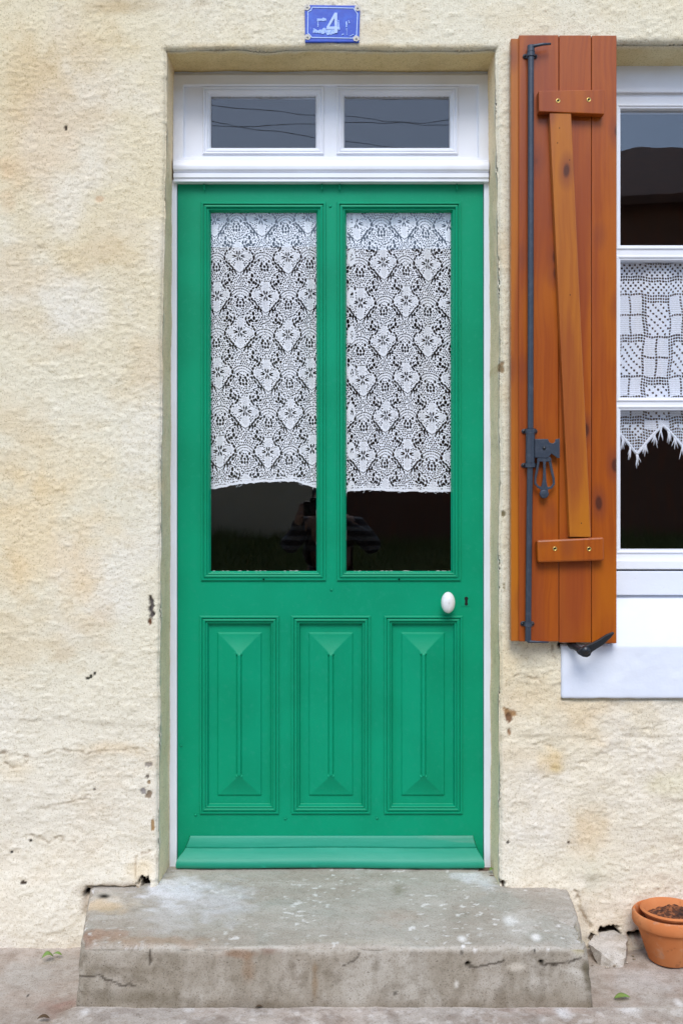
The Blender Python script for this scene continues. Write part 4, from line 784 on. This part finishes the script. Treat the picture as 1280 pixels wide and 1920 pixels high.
# ------------------------------------------------------------------ concrete doorstep, pavement, ground
YF = YT(1776, ZS)
def colmix(base, items, P, scn):
    K_ = np.array([.94, .91, .88])
    c = K_* np.ones((len(P), 3))*np.array(lin(base))
    for (m, cc) in items: c = c*(1-m[:, None])+K_*np.array(lin(cc))*m[:, None]
    return c
def blob(P, ctr, rad, seed, jit=1.3, sc=18):
    d = np.sqrt(sum(((P[:, k]-ctr[k])/rad[k])**2 for k in range(3)))+(fbm(P[:, 0], P[:, 1]+P[:, 2]*1.7, sc, 4, seed)-.5)*jit
    return sst(1.35, .15, d)
def TT(px, py, z=ZS): y = YT(py, z); return (X(px, y), y, z)
def step_col(P, N):
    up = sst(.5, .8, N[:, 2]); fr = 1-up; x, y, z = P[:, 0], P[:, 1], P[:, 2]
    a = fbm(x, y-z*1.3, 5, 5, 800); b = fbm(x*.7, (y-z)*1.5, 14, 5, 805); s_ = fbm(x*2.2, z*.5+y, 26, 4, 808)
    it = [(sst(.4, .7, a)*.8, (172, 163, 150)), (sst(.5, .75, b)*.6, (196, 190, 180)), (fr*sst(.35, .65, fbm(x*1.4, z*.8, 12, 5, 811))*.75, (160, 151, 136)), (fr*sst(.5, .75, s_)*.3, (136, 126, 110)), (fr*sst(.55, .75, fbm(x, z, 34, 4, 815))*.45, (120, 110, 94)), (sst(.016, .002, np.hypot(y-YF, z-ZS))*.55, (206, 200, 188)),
          (fr*sst(.06, .0, z+.06*(fbm(x, z, 20, 4, 812)-.5))*.55, (118, 104, 84)), (up*sst(.5, .7, fbm(x, y, 9, 4, 820))*.4, (168, 170, 160))]
    w = lambda px, py, rx, ry, s, seed, c, jit=1.6: it.append((up*blob(P, TT(px, py), (rx/730, ry/250, .1), seed, jit, 30)*s, c))
    w(345, 1668, 60, 34, .85, 830, (232, 232, 236)); w(420, 1690, 70, 36, .55, 831, (222, 222, 226)); w(330, 1720, 46, 30, .45, 832, (215, 213, 212)); w(860, 1645, 30, 12, .8, 833, (226, 228, 232)); w(885, 1652, 26, 14, .7, 834, (224, 228, 232))
    w(944, 1726, 14, 9, .9, 835, (235, 235, 232), .6); w(965, 1730, 34, 18, .45, 836, (225, 222, 216)); w(1000, 1757, 9, 6, 1., 837, (238, 236, 232), .4); w(863, 1761, 9, 5, 1., 838, (238, 236, 232), .4)
    w(738, 1669, 20, 9, .75, 839, (140, 136, 116)); w(225, 1690, 60, 14, .8, 840, (214, 205, 190)); w(215, 1700, 45, 12, .5, 846, (216, 186, 140)); w(200, 1755, 60, 12, .55, 841, (166, 122, 90)); w(165, 1757, 22, 14, .5, 842, (140, 102, 80)); w(740, 1720, 50, 12, .25, 843, (180, 150, 128)); w(690, 1765, 130, 5, .4, 844, (205, 196, 180)); w(300, 1764, 90, 6, .5, 845, (170, 140, 110))
    it.append((up*sst(.69, .74, fbm(x, y, 70, 3, 853))*sst(.4, .6, fbm(x, y, 6, 3, 854))*.8, (232, 230, 226)))
    it.append((blob(P, (X(228, YT(1681, ZS)), YT(1681, ZS), ZS), (12/700, 5/250, .05), 850, .3)*up, (40, 36, 28)))
    e = lambda px, py, rx, ry, s, seed, c, jit=1.5: it.append((fr*blob(P, (X(px, YF), YF, Z(py, YF)), (rx/780, .2, ry/780), seed, jit, 30)*s, c))
    e(450, 1790, 34, 9, .45, 860, (150, 104, 66)); e(465, 1815, 12, 28, .4, 861, (150, 116, 82)); e(505, 1782, 20, 10, .6, 862, (124, 92, 74)); e(230, 1820, 70, 12, .5, 863, (110, 98, 78)); e(240, 1870, 110, 16, .5, 864, (104, 94, 74)); e(590, 1830, 6, 40, .5, 865, (140, 112, 76)); e(970, 1812, 20, 8, .6, 866, (222, 214, 200)); e(855, 1845, 5, 8, .9, 867, (225, 222, 214), .4); e(890, 1780, 4, 8, .9, 868, (236, 234, 230), .3); e(1027, 1777, 4, 8, .9, 869, (236, 234, 230), .3)
    e(876, 1808, 5, 5, 1, 870, (24, 20, 16), .4); e(865, 1786, 2.5, 6, 1, 871, (30, 25, 20), .4); e(1012, 1805, 4, 4, 1, 872, (30, 25, 20), .4); e(1001, 1782, 2.5, 5, 1, 873, (34, 28, 22), .4); e(1098, 1830, 10, 40, .8, 874, (105, 96, 76)); e(1085, 1770, 16, 24, .5, 875, (190, 180, 130)); e(740, 1862, 4, 4, .8, 876, (60, 55, 50))
    for pts, wd in (([(277, 1768), (280, 1780), (281, 1790), (283, 1803)], .0022), ([(155, 1830), (190, 1828), (215, 1842), (260, 1848)], .0016), ([(876, 1810), (905, 1812), (930, 1806), (945, 1800)], .0014), ([(1012, 1806), (1040, 1806), (1070, 1802), (1090, 1798)], .0016), ([(640, 1812), (660, 1800), (672, 1790)], .001)):
        q = segdist(x+(fbm(x, z, 50, 3, 880)-.5)*.012, z+(fbm(x, z, 50, 3, 884)-.5)*.012, [(X(a_, YF), Z(b_, YF)) for a_, b_ in pts]); it.append((fr*sst(wd*2.2, wd*.8, q)*.8, (60, 50, 40)))
    return colmix((184, 178, 167), it, P, 0)
def step_disp(P):
    x, y, z = P[:, 0], P[:, 1], P[:, 2]
    d = (fbm(x, y-z, 5, 3, 890)-.5)*.012+(fbm(x, y-z*1.1, 22, 4, 893)-.5)*.0035+(fbm(x, y-z*1.1, 120, 3, 897)-.5)*.0014
    end = sst(.55, .64, x)+sst(-.53, -.57, x)*.6; d = d-end*.024*sst(.45, .8, fbm(y*1.0, z+x*.3, 22, 4, 899))
    edge = np.exp(-(np.hypot(y-YF, z-ZS)/.012)**2); d = d-edge*.016*sst(.50, .70, fbm(x, x*0, 13, 4, 900))
    q = segdist(x, z, [(X(277, YF), Z(1768, YF)), (X(281, YF), Z(1785, YF)), (X(283, YF), Z(1803, YF))]); d = d-sst(.006, .001, q)*.006*(y < YF+.012)
    for px, py in ((876, 1808), (1012, 1805)): d = d-sst(.008, .003, np.hypot(x-X(px, YF), z-Z(py, YF)))*.015*(y < YF+.02)
    return d
xl_, xr_ = X(150, YF), X(1100, YF)
def step_warp(Q):
    t = np.clip((Q[:, 1]-YF)/(0-YF), 0, 1); Q[:, 0] += np.where(Q[:, 0] > 0, t*.050*(Q[:, 0]/xr_), -t*.062*(Q[:, 0]/xl_)); b = np.clip((ZS-Q[:, 2])/ZS, 0, 1); Q[:, 1] -= b*.004; Q[:, 0] += b*.012*np.sign(Q[:, 0])*(abs(Q[:, 0]) > .4)*np.clip((abs(Q[:, 0])-.4)/.2, 0, 1); return Q
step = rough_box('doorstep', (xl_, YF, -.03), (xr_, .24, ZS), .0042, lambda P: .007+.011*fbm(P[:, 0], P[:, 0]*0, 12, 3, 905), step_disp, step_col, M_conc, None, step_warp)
tag(step, 'weathered grey concrete doorstep with paint splashes under the green door', 'doorstep')
# pavement: dense sheet next to the house
def sheet(name, x0, x1, y0, y1, n0, n1, zf, cf, m):
    gx, gy = np.meshgrid(np.linspace(x0, x1, n0), np.linspace(y0, y1, n1)); z = zf(gx, gy); V_ = np.stack([gx, gy, z], -1).reshape(-1, 3); I = np.arange(n0*n1).reshape(n1, n0)
    me = nmesh(name, V_, np.stack([I[:-1, :-1].ravel(), I[:-1, 1:].ravel(), I[1:, 1:].ravel(), I[1:, :-1].ravel()], 1)); setcol(me, cf(V_)); return link(name, me, m, None, True)
def pav_z(x, y):
    lip = sst(-.3, .0, y*0+(YF-.004-y)*60-.3)            # the front strip stands a little higher than the pavement by the wall
    lip = sst(0, .012, (YF+.006+.010*(fbm(x, x*0, 9, 3, 920)-.5))-y)*(sst(X(100, YF), X(150, YF), x))
    return .004+.017*lip+(fbm(x, y, 4, 3, 922)-.5)*.012+(fbm(x, y, 26, 4, 925)-.5)*.005+(fbm(x, y, 130, 3, 928)-.5)*.002+.02*sst(-.06, .02, y)*fbm(x, y, 30, 3, 930)
def pav_c(P):
    x, y = P[:, 0], P[:, 1]
    it = [(sst(.4, .7, fbm(x, y, 5, 5, 940))*.7, (196, 184, 172)), (sst(.5, .75, fbm(x, y, 13, 5, 944))*.6, (166, 150, 136)), (sst(.5, .7, fbm(x, y, 40, 4, 948))*.35, (150, 136, 122)), (sst(.64, .72, fbm(x, y, 55, 3, 950))*sst(-.38, -.42, y)*.35, (226, 222, 216)), (sst(.66, .74, fbm(x, y, 28, 4, 957))*sst(-.38, -.42, y)*.35, (228, 224, 218)), (sst(.55, .7, fbm(x, y, 22, 4, 958))*sst(-.38, -.42, y)*.35, (120, 104, 90))]
    w = lambda px, py, rx, ry, s, seed, c, jit=1.6: it.append((blob(P, TT(px, py, .005), (rx/740, ry/270, .1), seed, jit, 24)*s, c))
    w(120, 1888, 36, 16, .7, 960, (150, 110, 96)); w(60, 1870, 90, 30, .45, 961, (176, 160, 146)); w(60, 1910, 90, 20, .5, 962, (150, 136, 122)); w(1190, 1840, 60, 20, .5, 963, (200, 196, 190)); w(60, 1830, 70, 26, .5, 964, (182, 178, 170))
    w(955, 1890, 14, 5, .9, 965, (232, 232, 230), .8); w(1055, 1912, 16, 9, .9, 966, (230, 230, 228), .8); w(1272, 1882, 10, 7, .9, 967, (232, 230, 226), .5); w(1180, 1905, 22, 6, .8, 968, (232, 230, 226), 1.); w(355, 1903, 10, 6, .8, 969, (228, 226, 222), .8); w(160, 1912, 10, 6, .8, 970, (228, 226, 222), .8); w(892, 1887, 5, 3, .9, 971, (232, 230, 226), .4); w(1030, 1887, 6, 3, .9, 972, (232, 230, 226), .4); w(1010, 1903, 90, 14, .3, 973, (176, 140, 122)); w(53, 1863, 3, 3, .9, 974, (30, 26, 22), .3)
    it.append((sst(.010, .0, abs(y-YF+.006))*sst(X(110, YF), X(150, YF), x)*.5, (214, 204, 190)))
    it.append((sst(-.02, .01, y)*.6, (140, 126, 106)))
    return colmix((186, 178, 168), it, P, 0)
pav = sheet('pavement', -1.3, 1.6, -1.5, .03, 620, 420, pav_z, pav_c, M_conc); tag(pav, kind='structure')
M_gr = mat('street surface', (.30, .28, .26), rough=.95, noise=[(3, 6, (.22, .21, .2), .4, .65, .8), (80, 5, (.4, .38, .36), .5, .7, .6)], bump=[(60, 6, .5, .01, None)])
g = MB(); g.add([(-150, -150, -.012), (150, -150, -.012), (150, 150, -.012), (-150, 150, -.012)], [(0, 1, 2, 3)]); tag(g.build('ground', M_gr), kind='structure')

# ------------------------------------------------------------------ pots, stones, leaves
yp0 = -.115; pxc = X(1254, yp0)
def pot(name, c, R1, Rb, H, rimh, th, label):
    root = empty(name, c); tag(root, label, 'flower pot', 'terracotta pots stacked by the wall')
    n = 64; pr = [(Rb*.2, 0), (Rb-.004, 0), (Rb, .004), (Rb+(R1-.008-Rb)*.93, H-rimh), (R1-.002, H-rimh+.002), (R1+.001, H-rimh+.008), (R1+.001, H-.005), (R1-.003, H), (R1-th+.003, H), (R1-th, H-.004), (R1-th-.006, H-rimh), (Rb-th+.003, th), (Rb*.2, th)]
    m = MB(); m.lathe(pr, c, 'z', n); o = m.build('pot_body', M_terra, root, smooth=True); autosmooth(o, 40); return root
pot('flower_pot', (pxc, yp0, .010), .095, .055, .128, .034, .009, 'outer terracotta pot standing on the pavement at the right')
root = pot('flower_pot', (pxc+.006, yp0+.004, .030), .0795, .044, .1165, .012, .007, 'inner terracotta pot nested in the larger one, holding dry soil')
gx, gy = np.meshgrid(np.linspace(-.074, .074, 70), np.linspace(-.074, .074, 70)); rr_ = np.hypot(gx, gy); hz = .127+(fbm(gx+5, gy+5, 30, 4, 990)-.5)*.022+(fbm(gx+5, gy+5, 110, 3, 994)-.5)*.009+.006*sst(-.02, .05, gx+gy)-.012*sst(.05, .074, rr_)
V_ = np.stack([gx+pxc+.006, gy+yp0+.004, hz], -1).reshape(-1, 3); I = np.arange(4900).reshape(70, 70); k = (rr_[:-1, :-1] < .072); j, i = np.nonzero(k)
me = nmesh('soil', V_, np.stack([I[j, i], I[j, i+1], I[j+1, i+1], I[j+1, i]], 1)); link('soil', me, M_soil, root, True)
def stone(name, px, py, z, size, seed, label, cat, mcol=(170, 162, 152), flat=.5, dy=0):
    y = YT(py, z)+dy; x = X(px, y); s = size
    bm = bmesh.new(); bmesh.ops.create_icosphere(bm, subdivisions=4, radius=1)
    rr = random.Random(seed); pl = [Vector((rr.gauss(0, 1), rr.gauss(0, 1), rr.gauss(0, .8))).normalized() for _ in range(9)]; off = [rr.uniform(.5, .85) for _ in range(9)]
    for v in bm.verts:
        for p, o_ in zip(pl, off):
            d = v.co.dot(p)-o_
            if d > 0: v.co -= p*d
        nn = float(fbm(np.array([v.co.x+3]), np.array([v.co.y+v.co.z*1.3+3]), 3, 4, seed+5)[0])-.5; v.co *= 1+nn*.12
        v.co = Vector((v.co.x*s[0]+x, v.co.y*s[1]+y, v.co.z*s[2]+z+s[2]*flat))
    me = bpy.data.meshes.new(name); bm.to_mesh(me); bm.free(); n = len(me.vertices)
    co = np.array([v.co for v in me.vertices]); c = colmix(mcol, [(sst(.45, .7, fbm(co[:, 0], co[:, 1]+co[:, 2], 40, 4, seed))*.6, (140, 128, 112))], co, 0); setcol(me, c)
    o = link(name, me, M_conc, None, True); autosmooth(o, 25); return tag(o, label, cat)
def slab_stone(name, top, low, zt, label):
    pts = [(X(a_, YT(b_, zt)), YT(b_, zt), zt+dz_) for a_, b_, dz_ in top]+[(X(a_, YT(b_, .004)), YT(b_, .004), -.004) for a_, b_ in low]
    bm = bmesh.new(); [bm.verts.new(p) for p in pts]; bmesh.ops.convex_hull(bm, input=bm.verts); bmesh.ops.subdivide_edges(bm, edges=bm.edges, cuts=14, use_grid_fill=True)
    for v in bm.verts:
        nn = [float(fbm(np.array([v.co.x*1.+k]), np.array([v.co.y+v.co.z*1.7+k]), 45, 4, 30+k)[0])-.5 for k in range(3)]; v.co += Vector(nn)*.007
    me = bpy.data.meshes.new(name); bm.to_mesh(me); bm.free(); co = np.array([v.co for v in me.vertices])
    setcol(me, colmix((216, 212, 204), [(sst(.45, .7, fbm(co[:, 0], co[:, 1]+co[:, 2], 40, 4, 77))*.6, (180, 172, 158))], co, 0)); o = link(name, me, M_conc, None, True); autosmooth(o, 30); return tag(o, label, 'stone')
slab_stone('broken_stone', [(1102, 1768, 0), (1116, 1752, .004), (1150, 1748, .006), (1176, 1758, .002), (1172, 1780, -.004), (1128, 1788, 0)], [(1124, 1812), (1168, 1815), (1174, 1800), (1170, 1782), (1128, 1785)], .040, 'broken slab of grey concrete leaning at the wall foot beside the pots')
stone('broken_stone', 1168, 1752, .02, (.040, .025, .022), 24, 'flat grey stone lodged behind the broken slab against the wall', 'stone', (180, 172, 160), dy=.02)
stone('broken_stone', 1112, 1775, .004, (.018, .02, .03), 27, 'small dark stone in the gap between doorstep and broken slab', 'stone', (120, 108, 94))
rr = random.Random(12)
for k in range(10):
    px, py = rr.uniform(1105, 1190), rr.uniform(1790, 1815); s = rr.uniform(.003, .007)
    o = stone('pebble', px, py, .006, (s, s*.9, s*.7), 50+k, 'small crumb of broken mortar beside the pots and doorstep', 'pebble', rr.choice([(150, 138, 120), (200, 192, 180)])); o['group'] = 'mortar crumbs at the wall foot'
def leaf(px, py, z, L, W, rot, curl, m, label, group, dy=0):
    y = YT(py, z)+dy; x = X(px, y); n = 9; V_, Fc = [], []
    for i in range(n):
        t = i/(n-1); w = W*math.sin(math.pi*min(1, t*.96+.03))**.75; h = curl*math.sin(math.pi*t)
        for s_ in (-1, -.5, 0, .5, 1):
            u, v = (t-.5)*L, s_*w/2; V_.append((x+u*math.cos(rot)-v*math.sin(rot), y+u*math.sin(rot)+v*math.cos(rot), z+.004+h+abs(s_)*.16*w))
    for i in range(n-1):
        for k in range(4): a = i*5+k; Fc.append((a, a+1, a+6, a+5))
    me = nmesh('leaf', V_, Fc); o = link('fallen_leaf', me, m, None, True); md = o.modifiers.new('t', 'SOLIDIFY'); md.thickness = .0006
    return tag(o, label, 'leaf', group)
leaf(90, 1798, .012, .030, .024, .3, .008, M_leaf, 'larger of two green leaves at the wall foot left of the doorstep', 'fallen leaves'); leaf(108, 1793, .012, .026, .013, -.2, .004, M_leaf, 'narrow green leaf touching the larger one left of the doorstep', 'fallen leaves')
leaf(1061, 1821, .01, .026, .020, .2, .003, M_leaf, 'green leaf lying between the doorstep and the broken slab', 'fallen leaves', 0); leaf(1166, 1874, .008, .040, .022, .1, .004, M_leaf, 'green oval leaf alone on the pavement in front of the pots', 'fallen leaves')
leaf(922, 1634, ZS+.004, .018, .014, .5, .004, M_leaf, 'small olive leaf on the doorstep by the right door jamb', 'fallen leaves', .0); leaf(82, 1913, .012, .028, .016, .1, .004, M_dead, 'brown dead leaf at the lower left edge of the pavement', 'fallen leaves'); leaf(486, 1892, .02, .018, .008, .3, .003, M_dead, 'tiny dark leaf at the foot of the doorstep riser', 'fallen leaves')

# ------------------------------------------------------------------ the other side of the street (seen only mirrored in the glass)
M_ren = mat('grey render', (.95, .74, .50), rough=.95, noise=[(1.3, 6, (.80, .60, .38), .4, .7, .8)], bump=[(30, 5, .4, .01, None)])
M_tile = mat('roof tiles', (.20, .09, .06), rough=.9, noise=[(4, 5, (.10, .06, .05), .4, .65, .8)], bump=[(12, 3, .6, .03, (1, .3, 1))])
M_shed = mat('dark timber', (.22, .10, .06), rough=.85, noise=[(6, 5, (.36, .10, .04), .5, .65, .8)], stretch=(4, 1, .3))
M_gras = mat('grass blades', (.13, .17, .03), rough=.8, noise=[(9, 4, (.24, .24, .05), .4, .65, .8)])
M_pane = mat('dark opposite pane', (.02, .025, .03), rough=.1)
def opp_house(x0, x1, y0, ze, zr, m, label, wins):
    h = empty('opposite_house', ((x0+x1)/2, y0, 0)); tag(h, label, 'house', 'houses across the street')
    MB().plate(x0, x1, 0, ze, [w[:4] for w in wins], y0-.25, y0).build('wall', m, h)
    [MB().box(q_, q_+.2, y0-6, y0-.26, 0, ze).build('side_wall', m, h) for q_ in (x0, x1-.2)]
    r = MB(); r.add([(x0-.2, y0+.35, ze-.08), (x1+.2, y0+.35, ze-.08), (x1+.2, y0-3, zr), (x0-.2, y0-3, zr), (x0-.2, y0-6.3, ze-.08), (x1+.2, y0-6.3, ze-.08)], [(0, 1, 2, 3), (3, 2, 5, 4)])
    o = r.build('roof', M_tile, h); md = o.modifiers.new('t', 'SOLIDIFY'); md.thickness = .12
    for w in wins:
        f = MB().plate(w[0], w[1], w[2], w[3], [(w[0]+.07, w[1]-.07, w[2]+.07, w[3]-.07)], y0-.16, y0-.1).build('window', M_white, h); MB().box(w[0]+.06, w[1]-.06, y0-.15, y0-.13, w[2]+.06, w[3]-.06).build('pane', M_pane, f)
opp_house(-9, .30, -11, 3.9, 5.5, M_ren, 'low grey rendered house across the street with a tiled roof', [(-6.5, -5.5, 1, 2.3)])
opp_house(.45, 3.1, -11, 3.9, 5.5, M_shed, 'low brown boarded outbuilding across the street', [])
opp_house(3.3, 9.5, -10.6, 5.3, 7.0, M_shed, 'tall dark timber barn across the street', [(6.5, 7.5, 1.2, 2.4)])
gx, gy = np.meshgrid(np.linspace(-10, 10, 160), np.linspace(-10.4, -7, 30)); z = .75*sst(-7.0, -9.6, gy)*(.7+.5*fbm(gx, gy, .7, 3, 1100))+.12*fbm(gx, gy, 3, 4, 1104)
I = np.arange(4800).reshape(30, 160); me = nmesh('grass_bank', np.stack([gx, gy, z], -1).reshape(-1, 3), np.stack([I[:-1, :-1].ravel(), I[:-1, 1:].ravel(), I[1:, 1:].ravel(), I[1:, :-1].ravel()], 1)); tag(link('grass_bank', me, M_gras, None, True), kind='structure')
rs = np.random.RandomState(4); n = 24000; bx = rs.uniform(-8, 8, n); by = rs.uniform(-10.2, -7.2, n); bz = .75*sst(-7.0, -9.6, by)*(.7+.5*fbm(bx, by, .7, 3, 1100))+.12*fbm(bx, by, 3, 4, 1104)-.01
hh = rs.uniform(.06, .22, n); an = rs.uniform(0, 6.28, n); le = rs.normal(0, .06, (n, 2)); w_ = .006
Vb = np.stack([np.stack([bx-w_*np.cos(an), by-w_*np.sin(an), bz], 1), np.stack([bx+w_*np.cos(an), by+w_*np.sin(an), bz], 1), np.stack([bx+le[:, 0], by+le[:, 1], bz+hh], 1)], 1).reshape(-1, 3)
tag(link('grass', nmesh('grass', Vb, np.arange(3*n).reshape(n, 3)), M_gras), 'rough green grass on the bank across the street', 'grass', kind='stuff')
for za, zb_, sag, lab in ((6.2, 6.4, .6, 'nearly level overhead cable across the street'), (6.6, 5.9, .6, 'overhead cable falling towards the barn'), (5.0, 6.6, .5, 'overhead cable rising towards the barn')):
    pts = [(-9+12.4*t, -4.5-6.0*t, za+(zb_-za)*t-sag*4*t*(1-t)) for t in np.linspace(0, 1, 40)]
    tag(MB().tube(pts, .0036, 6).build('overhead_cable', M_black, smooth=True), lab, 'cable', 'overhead cables')

# ------------------------------------------------------------------ the photographer, mirrored faintly in the door glass
M_skin = mat('skin', (.45, .26, .18), rough=.6); M_hair = mat('dark hair', (.02, .015, .012), rough=.6, bump=[(120, 3, .6, .004, (1, 1, .2))]); M_jean = mat('blue jeans', (.03, .05, .10), rough=.9, noise=[(60, 3, (.05, .08, .14), .4, .6, .7)])
M_knit = bpy.data.materials.new('striped knit'); M_knit.use_nodes = True; n_ = M_knit.node_tree; w = n_.nodes.new('ShaderNodeTexWave'); w.bands_direction = 'Z'; w.inputs['Scale'].default_value = 5; tcn = n_.nodes.new('ShaderNodeTexCoord'); n_.links.new(tcn.outputs['Object'], w.inputs['Vector'])
cr = n_.nodes.new('ShaderNodeValToRGB'); cr.color_ramp.elements[0].position = .55; cr.color_ramp.elements[1].position = .62; cr.color_ramp.elements[0].color = (.015, .017, .022, 1); cr.color_ramp.elements[1].color = (.16, .17, .18, 1); n_.links.new(w.outputs[0], cr.inputs[0]); n_.links.new(cr.outputs[0], n_.nodes['Principled BSDF'].inputs['Base Color']); n_.nodes['Principled BSDF'].inputs['Roughness'].default_value = .9
def skinned(name, V_, E_, R_, m, parent, root=0, lv=2):
    me = bpy.data.meshes.new(name); me.from_pydata(V_, E_, []); o = link(name, me, m, parent)
    md = o.modifiers.new('skin', 'SKIN'); md.use_smooth_shade = True; sv = me.skin_vertices[0].data
    for i, r_ in enumerate(R_): sv[i].radius = r_ if isinstance(r_, tuple) else (r_, r_)
    sv[root].use_root = True; s2 = o.modifiers.new('sub', 'SUBSURF'); s2.levels = lv; s2.render_levels = lv; return o
ox = .10
V_ = [(0, -3.52, .74), (0, -3.45, .88), (0, -3.33, 1.02), (0, -3.26, 1.12), (0, -3.18, 1.17), (0, -3.10, 1.22)]; E_ = [(0, 1), (1, 2), (2, 3), (3, 4), (4, 5)]; R_ = [(.15, .12), (.13, .11), (.16, .12), (.12, .09), .055, .06]
V_ += [(0, -3.065, 1.27), (0, -3.05, 1.33)]; E_ += [(5, 6), (6, 7)]; R_ += [(.070, .085), (.066, .08)]
for s_ in (-1, 1):
    b = len(V_); V_ += [(s_*.17, -3.27, 1.10), (s_*.27, -3.16, .97), (s_*.20, -3.04, 1.06), (s_*.10, -2.96, 1.15), (s_*.085, -2.935, 1.18)]; E_ += [(3, b), (b, b+1), (b+1, b+2), (b+2, b+3), (b+3, b+4)]; R_ += [.06, .045, .038, .028, (.035, .02)]
    for k in range(5):                                     # five fingers closing on the camera body
        c = len(V_); zf = 1.165+.017*k; V_ += [(s_*.085, -2.925, zf), (s_*(.083-.002*k), -2.902, zf+.002), (s_*(.068-.002*k), -2.888+.001*k, zf+.004)]; E_ += [(b+4, c), (c, c+1), (c+1, c+2)]; R_ += [.010, .009, .0075]
    b = len(V_); V_ += [(s_*.11, -3.52, .68), (s_*.19, -3.14, .52), (s_*.16, -3.42, .10), (s_*.17, -3.28, .05)]; E_ += [(0, b), (b, b+1), (b+1, b+2), (b+2, b+3)]; R_ += [.10, .065, .045, .04]
V_ = [(x+ox*(z < 1.2 and 1 or .6) if y < -3 else x+.0, y, z) for x, y, z in V_]
person = skinned('person', V_, E_, R_, M_skin, None); tag(person, 'crouching photographer in a striped dark jumper mirrored in the door glass', 'person')
SV = [0, 1, 2, 3]; jv = [V_[i] for i in (0, 1, 2, 3)]; je = [(0, 1), (1, 2), (2, 3)]; jr = [(.165, .135), (.15, .125), (.18, .135), (.135, .10)]
for b in (8, 8+5+15+4):
    c = len(jv); jv += [V_[b], V_[b+1], V_[b+2], V_[b+3]]; je += [(3, c), (c, c+1), (c+1, c+2), (c+2, c+3)]; jr += [.075, .06, .05, .038]
skinned('jumper', jv, je, jr, M_knit, person)
tv_ = [V_[0]]; te = []; tr_ = [(.17, .14)]
for b in (8+20, 8+24+20):
    c = len(tv_); tv_ += [V_[b], V_[b+1], V_[b+2]]; te += [(0, c), (c, c+1), (c+1, c+2)]; tr_ += [.115, .08, .06]
skinned('jeans', tv_, te, tr_, M_jean, person)
skinned('hair', [(ox*.6, -3.10, 1.36), (ox*.6, -3.13, 1.30), (ox*.6, -3.13, 1.22)], [(0, 1), (1, 2)], [(.08, .085), (.085, .07), (.075, .05)], M_hair, person)
cm = MB(); cm.box(-.068, .068, -2.91, -2.872, 1.165, 1.255).box(-.028, .028, -2.912, -2.868, 1.2552, 1.28); o = cm.build('photo_camera', M_black, None, bevel=.006); tag(o, 'black camera held up by the photographer mirrored in the door glass', 'camera')
MB().lathe([(.034, 0), (.036, .004), (.036, .020), (.033, .024), (.028, .022)], (0, -2.8715, 1.205), 'y', 32).build('lens', M_black, o, smooth=True)
